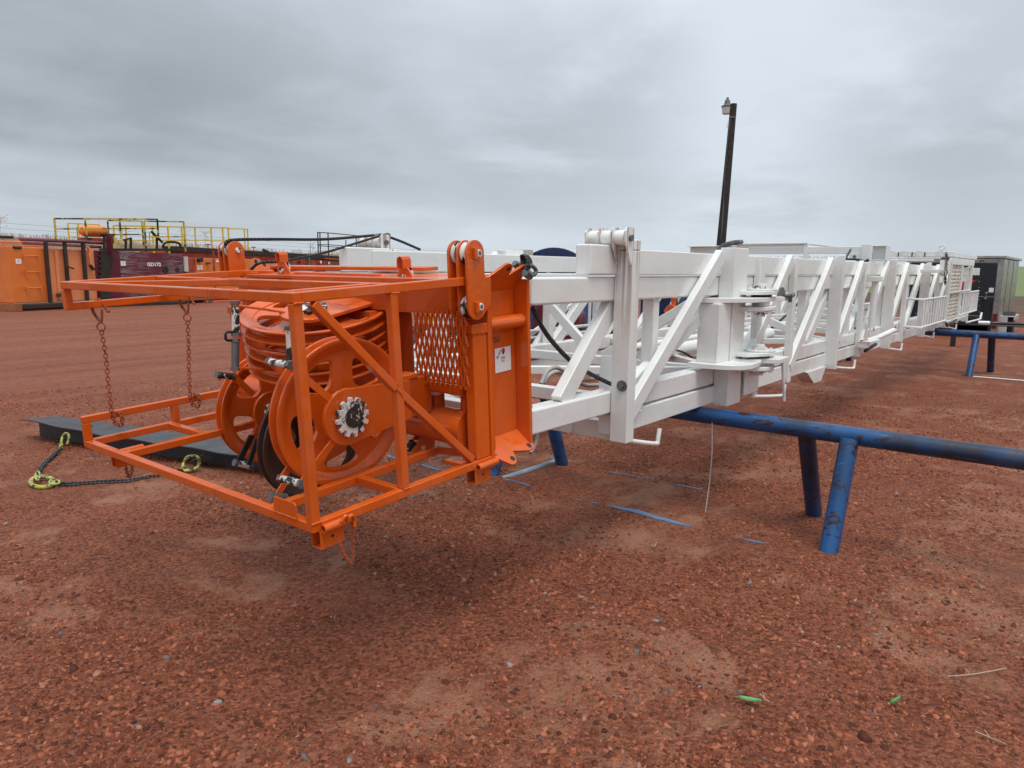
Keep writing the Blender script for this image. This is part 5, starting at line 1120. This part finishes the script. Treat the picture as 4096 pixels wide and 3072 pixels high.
# rope sheave brackets standing on the top corners
def bracket(uc, v0, wtop, wlow, far):
    r = .052 if not far else .050; pl = []
    for a in np.linspace(0, math.pi, 20): pl.append((uc + r * math.cos(a), wtop + r * math.sin(a)))
    if not far:
        for a in np.linspace(math.pi, math.pi * 1.75, 16): pl.append((uc + r * math.cos(a), wlow + r * math.sin(a)))
        pl += [(uc + .086, wlow + .008), (uc + .090, wlow + .105), (uc + .080, wlow + .115), (uc + r + .004, wlow + .115), (uc + r, wlow + .13)]
    else: pl += [(uc - r, wlow), (uc + r, wlow)]
    t = MB().prism(pl, lambda a, b, q: (a, q, b), v0 - .006, v0 + .006).build('rope_sheave_bracket', ORANGE, CR, .002)
    for k in (1, 2):
        p2 = [(a - .0, b) for a, b in pl]
        MB().prism(p2, lambda a, b, q: (a, q, b), v0 - .006 + .048 * k, v0 + .006 + .048 * k).build('bracket_plate', ORANGE, t, .002)
        g = MB(); g.lathe([(.047, -.013), (.047, -.008), (.036, 0), (.047, .008), (.047, .013), (.01, .013), (.01, -.013)], 32); g.v = [(a[0] + uc, a[2] + v0 + .048 * k - .024, a[1] + wtop) for a in g.v]; g.build('rope_pulley', NUTW if k == 2 else NUTM, t, smooth=True)
    if not far: g = MB(); g.lathe([(.047, -.013), (.047, -.008), (.036, 0), (.047, .008), (.047, .013), (.01, .013), (.01, -.013)], 32); g.v = [(a[0] + uc - .008, a[2] + v0 + .024, a[1] + wlow) for a in g.v]; g.build('rope_pulley', NUTW, t, smooth=True)
    for i, w in enumerate((wtop, wlow) if not far else (wtop,)):
        MB().cyl((uc + .010, v0 - .020, w), (uc + .010, v0 + .11, w), .015, 18).build('pulley_pin', NUTW if not far and i == 0 else NUTM, t, .002)
        if not far: MB().cyl((uc + .010, v0 - .0205, w), (uc + .010, v0 - .0200, w), .009, 16).build('pin_bore', GREYM, t); MB().box(uc - .020, uc - .003, v0 - .022, v0 - .006, w - .022, w + .022).build('pin_keeper', ORANGE, t, .002)
    return t
bracket(-.374, -.018, .866, .655, False); bracket(-.290, 1.84, .888, .745, True)
# small fairleads with strap loops on the top plate
for (v, w, uc) in ((1.42, .795, -.28), (.50, .770, -.27)):
    pl = [(v + .035 * math.cos(a), w + .035 * math.sin(a)) for a in np.linspace(math.pi * .35, math.pi, 12)] + [(v + .055, w - .03)]
    pl = [(v - .045, w - .035), (v + .075, w - .035), (v + .03, w + .025), (v + .012, w + .040), (v - .015, w + .040), (v - .033, w + .025), (v - .042, w)]
    pl = [(2 * v - a, b) for a, b in pl]
    t = MB().prism(pl, lambda a, b, q: (q, a, b), uc - .004, uc + .004).build('fairlead', ORANGE, CR, .001)
    g = MB(); g.lathe([(.04, -.012), (.04, -.006), (.032, 0), (.04, .006), (.04, .012), (.01, .012), (.01, -.012)], 28); g.v = [(a[2] + uc + .018, a[0] + v + .012, a[1] + w - .0) for a in g.v]; g.build('rope_pulley', NUTW, t, smooth=True)
    MB().cyl((uc - .014, v, w - .012), (uc - .004, v, w - .012), .014, 14).build('pulley_pin', NUTW, t)
    lp = [(uc, v + .018, w + .03), (uc, v + .018, w + .065), (uc, v + .012, w + .076), (uc, v, w + .080), (uc, v - .012, w + .076), (uc, v - .018, w + .065), (uc, v - .018, w + .03)]
    mb = MB(); 
    for a, b in zip(lp[:-1], lp[1:]): mb.beam(a, b, .05, .005, (0, 1, 0) if abs(a[1] - b[1]) < .003 else (0, 0, 1))
    mb.build('strap_loop', ORANGE, t)
cbox('fairlead_base', -.285, -.255, 1.34, 1.52, .742, .765, bevel=.002); cbox('fairlead_base', -.285, -.255, .42, .60, .742, .752, bevel=.002)
# small idler bracket low on the box
t = MB().prism([(-.43, -.03), (-.30, -.03), (-.272, .0), (-.272, .075), (-.36, .045), (-.42, .0)], lambda a, b, q: (a, q, b), .355, .362).build('idler_bracket', ORANGE, CR, .001)
MB().prism([(-.43, -.03), (-.30, -.03), (-.272, .0), (-.272, .075), (-.36, .045), (-.42, .0)], lambda a, b, q: (a, q, b), .40, .407).build('idler_plate', ORANGE, t, .001); g = MB(); g.lathe([(.035, -.015), (.028, 0), (.035, .015), (.01, .015), (.01, -.015)], 24); g.v = [(a[0] - .385, a[2] + .381, a[1] + .008) for a in g.v]; g.build('idler_pulley', NUTM, t, smooth=True); MB().cyl((-.35, .348, .0), (-.35, .356, .0), .012, 12).build('idler_pin', NUTW, t)
# lot sticker and scratched number on the web
def web_marks():
    fr = lambda x, y: L(*(x / 1.659 + 1250, y / 1.659 + 900), v=.069)
    a, b, c, d = fr(1210, 818), fr(1315, 804), fr(1314, 962), fr(1210, 983); w = ((b - a).length + (d - c).length) / 2; h = ((d - a).length + (c - b).length) / 2; ce = (a + b + c + d) / 4
    s = MB().box(ce.x - w / 2, ce.x + w / 2, .0675, .0688, ce.z - h / 2, ce.z + h / 2).build('lot_sticker', STICK, CR, label='white lot sticker with red logo and marker writing')
    F_ = lambda du, dw, rot=0: Matrix.Translation((ce.x + du, .0668, ce.z + dw)) @ Matrix.Rotation(math.pi / 2, 4, 'X') @ Matrix.Rotation(rot, 4, 'Z')
    text_mesh('printed_logo', 'P', h * .31, REDINK, s, F_(.003, h * .33), bold=.0022); text_mesh('printed_logo_shadow', 'P', h * .17, INK, s, Matrix.Translation((0, -.0008, 0)) @ F_(.005, h * .28), bold=.0012)
    text_mesh('printed_text', 'Auction', h * .085, INK, s, F_(.0, h * .10)); rbox('printed_line', INK, s, (ce.x - .016, ce.x + .014, .0664, .0668, ce.z + h * .02, ce.z + h * .033), 0); text_mesh('printed_text', 'Lot #:', h * .085, REDINK, s, F_(-.002, -h * .05))
    text_mesh('marker_writing', '36', h * .15, INK, s, F_(-w * .36, h * .13, .5), shear=.3); text_mesh('marker_writing', '3½6', h * .15, INK, s, F_(-w * .20, h * .30, .9), shear=.3)
    text_mesh('scratched_number', '366', .045, SCRATCH, CR, Matrix.Translation(fr(1212, 762) + Vector((0, .0005, 0))) @ Matrix.Rotation(math.pi / 2, 4, 'X'), shear=.3)
web_marks()
# shackle through the top lug with rope wrap
sh = thing('bow_shackle', 'grey bow shackle with a wrap of black rope on the top orange lug', 'shackle', toW((-.02, -.02, .80)), (0, -TH, 0))
H3 = lambda x, y: (1450 + x / 2.765, 900 + y / 2.765)
def S(x, y, v=-.02): return L(*H3(x, y), v=v) - Vector((-.02, -.02, .80))
mb = MB(); mb.tube(catenary([S(1830, 540), S(1800, 470, -.0), S(1840, 445), S(1885, 460), S(1918, 500), S(1905, 545), S(1860, 555)], 6), .009, 12); mb.build('bow', GREYM, sh, smooth=True)
mb = MB(); mb.cyl(S(1800, 520), S(1840, 555), .020, 8); mb.cyl(S(1835, 550), S(1860, 575), .016, 6); mb.build('shackle_nut', GREYM, sh); mb = MB(); mb.cyl(S(1680, 420, .06), S(1720, 470, .06), .015, 6); mb.cyl(S(1710, 450, .06), S(1770, 440, .05), .018, 10); mb.cyl(S(1755, 440, .05), S(1800, 450, .04), .02, 10); mb.build('bolt', GREYM, sh)
mb = MB()
for k in range(6): a = S(1790 + k * 9, 340 + k * 2, .0); b = S(1800 + k * 8, 490, -.03 + .005 * k); mb.tube(catenary([a + Vector((0, .02, 0)), a, (a + b) / 2 + Vector((.004, -.012, 0)), b], 5), .0055, 7)
mb.cyl(S(1770, 335, .02), S(1785, 440, .02), .013, 10); mb.build('rope_wrap', ROPE, sh, smooth=True)

# ================================================================== HANGING CHAINS AND ROPES
def hook_chain(name, ptop, pbot, label):
    a, b = toW(ptop), toW(pbot); t = thing(name, label, 'chain', a, group='chains closing the far side of the cage'); d = b - a
    g = Vector((.62, -.78, 0)); z = Vector((0, 0, 1)); hp = lambda pts: catenary([g * p + z * q for p, q in pts], 6)
    mb = MB(); mb.tube(hp([(.004, .026), (-.022, .012), (-.036, -.012), (-.030, -.040), (-.010, -.070), (.002, -.090)]), .0075, 8); mb.tube(hp([(.002, .026), (.016, .006), (.030, -.018), (.036, -.030), (.046, -.034)]), .0065, 8); mb.tube(hp([(.004, -.085), (.008, -.060), (.010, -.025)]), .006, 8); mb.build('hook', RUSTO, t, smooth=True)
    ring = [g * (.020 * math.cos(x)) + z * (-.108 + .020 * math.sin(x)) for x in np.linspace(0, 6.28, 15)[:-1]]; MB().tube(ring, .0035, 6, True).build('ring', RUSTO, t, smooth=True)
    chain_mb([(0, 0, -.125), d * .45 + Vector((.003, 0, -.01)), d * .7, d], .0054, .031).build('chain_run', RUSTO, t, smooth=True)
    e_ = d; mb = chain_mb([e_, e_ + Vector((.018, -.01, -.045)), e_ + Vector((.038, -.02, -.035)), e_ + Vector((.036, -.015, .012)), e_ + Vector((.02, .01, .015))], .0070, .030); mb.build('chain_wrap', RUSTO, t, smooth=True)
hook_chain('gate_chain', (-1.058, 1.80, .655), (-1.078, 1.785, .105), 'rusty orange chain hooked at the left of the cage, farther from the sheaves')
hook_chain('gate_chain', (-.625, 1.80, .655), (-.675, 1.785, .118), 'rusty orange chain hooked closer to the stacked sheaves')
def rope(name, pts, r, mat, label, cat='rope', n=8, part='rope_run'):
    t = thing(name, label, cat, pts[0]); MB().tube([p - Vector(pts[0]) for p in catenary(pts, n)], r, 12).build(part, mat, t, smooth=True)
RL = Vector((3.40, 3.86, 1.815))
br = toW((-.29, 1.865, .942))
rope('wire_rope', [toW((-.335, 1.865, .905)), br + Vector((-.01, 0, .0)), on(1080, 957, Y=3.82), on(1300, 957, Y=3.84), RL + Vector((-.05, 0, -.002)), RL, on(1590, 960, Y=3.86), on(1680, 998, Y=3.86)], .0092, ROPE, 'upper black wire rope from the far orange bracket to the white roller')
rope('wire_rope', [toW((-.235, 1.80, .775)), on(1040, 1052, Y=3.70), on(1130, 1044, Y=3.70), on(1300, 1010, Y=3.75), RL + Vector((-.05, -.06, -.004)), RL + Vector((.02, -.06, 0))], .0080, ROPE, 'lower black wire rope rising to the white roller from the small fairlead')
rope('wire_rope', [on(2118, 1190, Y=2.12), on(2142, 1260, Y=2.1), on(2200, 1355, Y=2.1), on(2290, 1450, Y=2.1), on(2370, 1500, Y=2.1), on(2448, 1538, Y=2.1)], .0120, ROPE, 'black wire rope drooping across the white lacing behind the orange flange')
rope('wire_rope', [on(2690, 1398, Y=2.5), on(2735, 1410, Y=2.5), on(2790, 1445, Y=2.5)], .008, ROPE, 'short black cable over the white ram cylinder inside the mast')
for i, (pts, lab) in enumerate((([(2165, 1535), (2190, 1485), (2225, 1470), (2270, 1492), (2330, 1520), (2400, 1512)], 'upper of two grey hoses looped inside the mast'), ([(2175, 1535), (2200, 1500), (2235, 1488), (2280, 1512), (2340, 1540), (2400, 1540)], 'lower of two grey hoses looped inside the mast'))):
    rope('grey_hose', [on(x, y, Y=2.75 + .05 * i) for x, y in pts], .014, HOSE, lab, 'hose', part='hose_run')
rope('grey_hose', [on(2150, 1700, Y=2.4), on(2148, 1760, Y=2.4), on(2132, 1800, Y=2.4), on(2120, 1812, Y=2.4)], .010, HOSE, 'grey hose end hanging below the mast behind the orange bottom lug', 'hose', part='hose_run')
rope('tarp_strap', [on(2868, 1012, Y=2.6), on(2890, 985, Y=2.6), on(2930, 972, Y=2.6), on(2965, 968, Y=2.7)], .022, BLACK, 'black strap bent over the mast top below the light pole', 'strap', part='strap_run')
rope('wire_rope', [on(3200, 1170, Y=2.7), on(3190, 1215, Y=2.7), on(3140, 1265, Y=2.7), on(3085, 1312, Y=2.7)], .012, ROPE, 'black rope slanting inside the mast right of the hinge hubs')

# ================================================================== H-BEAM, SLING CHAIN, HOOKS
def hbeam():
    a = Vector((2.45, 7.62, 0)); b = Vector((3.22, 4.45, 0)); t = thing('steel_beam', 'flat-lying dark steel H-beam on the ground behind the cage', 'steel beam', a); d = (b - a); Ln = d.length; d.normalize(); s = Vector((d.y, -d.x, 0)); s = -s if s.x < 0 else s; h = .165
    def pl(name, off, w, z0, z1, wavy=0):
        mb = MB(); n = 24
        for i in range(n + 1):
            f = i / n; c = d * (Ln * f) + s * off; wv = wavy * (.025 * math.sin(f * 9 + 1) * math.exp(-f * 3) + .006 * math.sin(f * 31))
            for k in (-1, 1):
                for z in (z0, z1): mb.v.append(tuple(c + s * k * w / 2 + Vector((0, 0, z + (wv if k < 0 else -wv * .3)))))
        for i in range(n):
            q = i * 4
            for x, y in ((0, 1), (1, 3), (3, 2), (2, 0)): mb.f.append((q + x, q + y, q + 4 + y, q + 4 + x))
        mb.f += [(0, 1, 3, 2), (n * 4, n * 4 + 2, n * 4 + 3, n * 4 + 1)]; return mb.build(name, STEEL, t, .003)
    pl('top_flange', 0, .33, h - .012, h, 1); pl('web', 0, .014, -.03, h - .013); pl('bottom_flange', 0, .30, -.040, -.012)
    for (hx, hy) in ((545, 470), (2010, 745)):
        Hc = lambda x, y: (80 + x / 2.6976, 1550 + y / 2.6976); g = [on(*Hc(hx + dx, hy + dy), Z=z) - a for dx, dy, z in (((50, -5, .10), (-10, 30, .06), (-30, 60, .03), (20, 62, .03), (130, 10, .09)) if hx < 1000 else ((-30, -20, .12), (-110, 30, .06), (-150, 55, .035), (-60, 60, .035), (75, -5, .11)))]
        MB().tube(catenary(g, 6), .009, 8).build('lifting_eye', STEEL, t, smooth=True)
    MB().cyl(d * .75 + s * -.02 + Vector((0, 0, h + .008)), d * .75 + s * -.02 + Vector((0, 0, h + .0115)), .022, 14).build('bolt_hole', BLACK, t)
hbeam()
Hc = lambda x, y, Z=.012: on(80 + x / 2.6976, 1550 + y / 2.6976, Z=Z)
def sling():
    a = Hc(170, 960); t = thing('sling_chain', 'dark chain sling with yellow hooks and ring on the ground left of the cage', 'chain sling', a)
    def q(x, y, Z=.012): return Hc(x, y, Z) - a
    chain_mb([q(440, 665, .03), q(370, 730), q(300, 790), q(240, 850), q(195, 920, .015)], .011, .052).build('chain_leg', CHAIN, t, smooth=True)
    chain_mb([q(400, 1035), q(560, 1040), q(760, 1025), q(1000, 1012), q(1200, 1000), q(1400, 965), q(1560, 950), q(1700, 900, .02)], .011, .052).build('chain_leg', CHAIN, t, smooth=True)
    c = q(240, 1010, .018); ring = [q(240 + 125 * math.cos(x), 1020 + 58 * math.sin(x), .016) for x in np.linspace(0, 6.28, 29)[:-1]]; MB().tube(ring, .016, 12, True).build('master_ring', YHOOK, t, smooth=True)
    for (x0, y0, w, h) in ((190, 950, 24, 48), (372, 1020, 58, 24)): ring = [q(x0 + w * math.cos(x), y0 + h * math.sin(x), .028) for x in np.linspace(0, 6.28, 19)[:-1]]; MB().tube(ring, .0075, 8, True).build('coupling_link', YHOOK, t, smooth=True)
    for i, g in enumerate((((440, 650, .03), (445, 600, .05), (460, 530, .08), (490, 495, .12), (522, 510, .12), (528, 560, .08), (510, 610, .04)), ((1745, 895, .03), (1770, 820, .07), (1800, 760, .12), (1850, 738, .14), (1910, 750, .13), (1935, 800, .08), (1915, 860, .04), (1850, 888, .03), (1770, 900, .025)))):
        P = catenary([q(*k) for k in g], 6); h_ = MB().tube(P, .011 if i == 0 else .013, 10).build('hook', YHOOK, t, smooth=True)
        MB().tube([P[0], P[6]], .015, 8).build('hook_latch', YHOOK, h_, smooth=True)
sling()
# small things on the ground
def leaf(px, py, qx, qy, w, lab, grp=None):
    a, b = on(px, py, Z=.01), on(qx, qy, Z=.012); t = thing('green_pod', lab, 'leaf', a); d = b - a; Ln = d.length; d.normalize(); s = Vector((-d.y, d.x, 0)); mb = MB(); n = 12
    for i in range(n + 1):
        f = i / n; ww = w * (math.sin(math.pi * min(1, f * 1.02 + .02)) ** .45) / 2; 
        for k in (-1, 0, 1): mb.v.append(tuple(d * Ln * f + s * k * ww + Vector((0, 0, (.010 if k == 0 else .001) * (1 if 0 < f < 1 else .3)))))
    for i in range(n):
        for k in (0, 1): mb.f.append((i * 3 + k, i * 3 + k + 1, i * 3 + k + 4, i * 3 + k + 3))
    o_ = mb.build('blade', LEAF, t, smooth=True); sd_ = o_.modifiers.new('s', 'SOLIDIFY'); sd_.thickness = .002; MB().tube([(0, 0, .002), -d * .012 + s * .003], .0012, 5).build('stem', LEAF, t)
leaf(2952, 2790, 3048, 2806, .022, 'larger green leaf lying alone on the gravel in the right foreground'); leaf(3562, 2812, 3602, 2792, .011, 'tiny pale green leaf on the gravel right of the larger one')
for i, (pts, lab) in enumerate((([(3790, 2705), (3880, 2698), (3960, 2685), (4025, 2672)], 'long dry twig lying on the gravel at the right edge'), ([(3830, 2325), (3880, 2340), (3930, 2360)], 'dark twig on the gravel between the blue rack and the right edge'), ([(3040, 2775), (3060, 2795), (3078, 2808)], 'short dry stalk touching the larger green leaf'), ([(3900, 2925), (3960, 2950), (4020, 2975)], 'thin dry twig near the bottom right corner'), ([(2605, 2178), (2618, 2185), (2626, 2168)], 'forked dry straw on the gravel below the mast'))):
    P = [on(x, y, Z=.008 + .004 * math.sin(i + x)) for x, y in pts]; t = thing('twig', lab, 'twig', P[0]); m_ = DRY if i != 1 else WOODP
    MB().tube([p - P[0] for p in catenary(P, 4)], .0022, 5).build('twig_stem', m_, t); e_ = P[-1] - P[0]; MB().tube([(P[1] - P[0]), (P[1] - P[0]) + Vector((.03, .02, .005))], .0014, 4).build('side_shoot', m_, t)

t = thing('support_stand', 'short black stand leg in the shade under the far end of the mast', 'stand', (18.6, 2.34, 0)); MB().box(-.045, .045, -.05, .05, 0, .60).build('leg', BLACK, t, .006); MB().box(-.06, .06, -.5, .8, .60, .70).build('cross_pipe', BLACK, t, .02)

# weld beads along the joints one can see
def weld(a, b, r, mat, parent, local=False, n=None):
    a, b = Vector(a), Vector(b); n = n or max(6, int((b - a).length / .012)); pts = [a.lerp(b, i / n) + Vector([random.uniform(-.0012, .0012) for _ in range(3)]) for i in range(n + 1)]
    if not local: pts = [p - MO for p in pts]
    return MB().tube(pts, r, 6).build('weld_bead', mat, parent, smooth=True)
k_ = K1
for x, z0, z1 in ((3.515, .72, 1.70), (4.83, 1.42, 1.69), (5.072, .72, 1.42)):
    yy_ = YC - .001
    weld((x * (1.0 if x > 4 else k_) if False else x * k_ + (.004 if x in (3.515, 5.072) else -.004), yy_, .71), (x * k_ + (.004 if x in (3.515, 5.072) else -.004), yy_, .815), .0035, WHITE, MAST); weld((x * k_ + (.004 if x in (3.515, 5.072) else -.004), yy_, 1.575), (x * k_ + (.004 if x in (3.515, 5.072) else -.004), yy_, 1.70), .0035, WHITE, MAST)
weld((4.47, 1.871, 1.0), (4.47, 1.871, 1.38), .003, WHITE_R, MAST); weld((4.685, 1.868, 1.0), (4.685, 1.868, 1.38), .004, WHITE_R, MAST)
for d_ in diags[:6]: weld((d_[0] + .03, 1.924, d_[1] + .02), (d_[0] + .13, 1.924, d_[1] + .02), .003, WHITE, MAST)
weld((-.267, .069, .705), (-.022, .069, .705), .0035, ORANGE, CR, True); weld((-.267, .069, .050), (-.022, .069, .050), .0035, ORANGE, CR, True); weld((-.380, -.0005, .545), (-.292, -.0005, .545), .004, ORANGE, CR, True)
weld((-.268, -.003, .03), (-.268, -.003, .745), .003, ORANGE, CR, True); weld((-.405, .0, -.008), (-.27, -.004, -.008), .0035, ORANGE, CR, True); weld((-1.21, -.001, .741), (-1.176, -.001, .741), .0035, ORANGE, cage, True)
weld((-1.212, -.001, .0095), (-1.176, -.001, .0095), .0035, ORANGE, cage, True); weld((-.80, -.001, .0095), (-.77, -.001, .0095), .003, ORANGE, cage, True); weld((-.765, .0, .741), (-.80, .0, .741), .003, ORANGE, cage, True); weld((-1.212, .085, .010), (-1.212, .21, .010), .003, ORANGE, cage, True)
weld((-.777, .0, .365), (-.805, .0, .40), .004, ORANGE, cage, True)

# soil heaped against the feet of the near rack
def mound(x, y, r_, h):
    mb = MB(); n = 28; rings = (.0, .35, .7, 1.0)
    for k, f in enumerate(rings):
        for i in range(n):
            a = 2 * math.pi * i / n; rr = r_ * f * (1 + .22 * noise.noise(Vector((math.cos(a) * 1.7 + x * 3, math.sin(a) * 1.7 + y * 3, 1)))); X_, Y_ = x + rr * math.cos(a), y + rr * math.sin(a)
            mb.v.append((X_, Y_, gz(X_, Y_) + h * (1 - f) ** 1.3 * (1 + .3 * noise.noise(Vector((X_ * 20, Y_ * 20, 0)))) - (.004 if k == 3 else 0)))
    for k in range(3):
        for i in range(n): j = (i + 1) % n; mb.f.append((k * n + i, k * n + j, (k + 1) * n + j, (k + 1) * n + i))
    tag(mb.build('soil', GROUND, smooth=True), 'soil heaped round a foot of the near blue rack', kind='structure')
for x, y in ((4.185, 1.03), (4.87, 1.296), (4.12, 3.49), (4.80, 3.27)): mound(x + .01, y + .01, .20, .030)
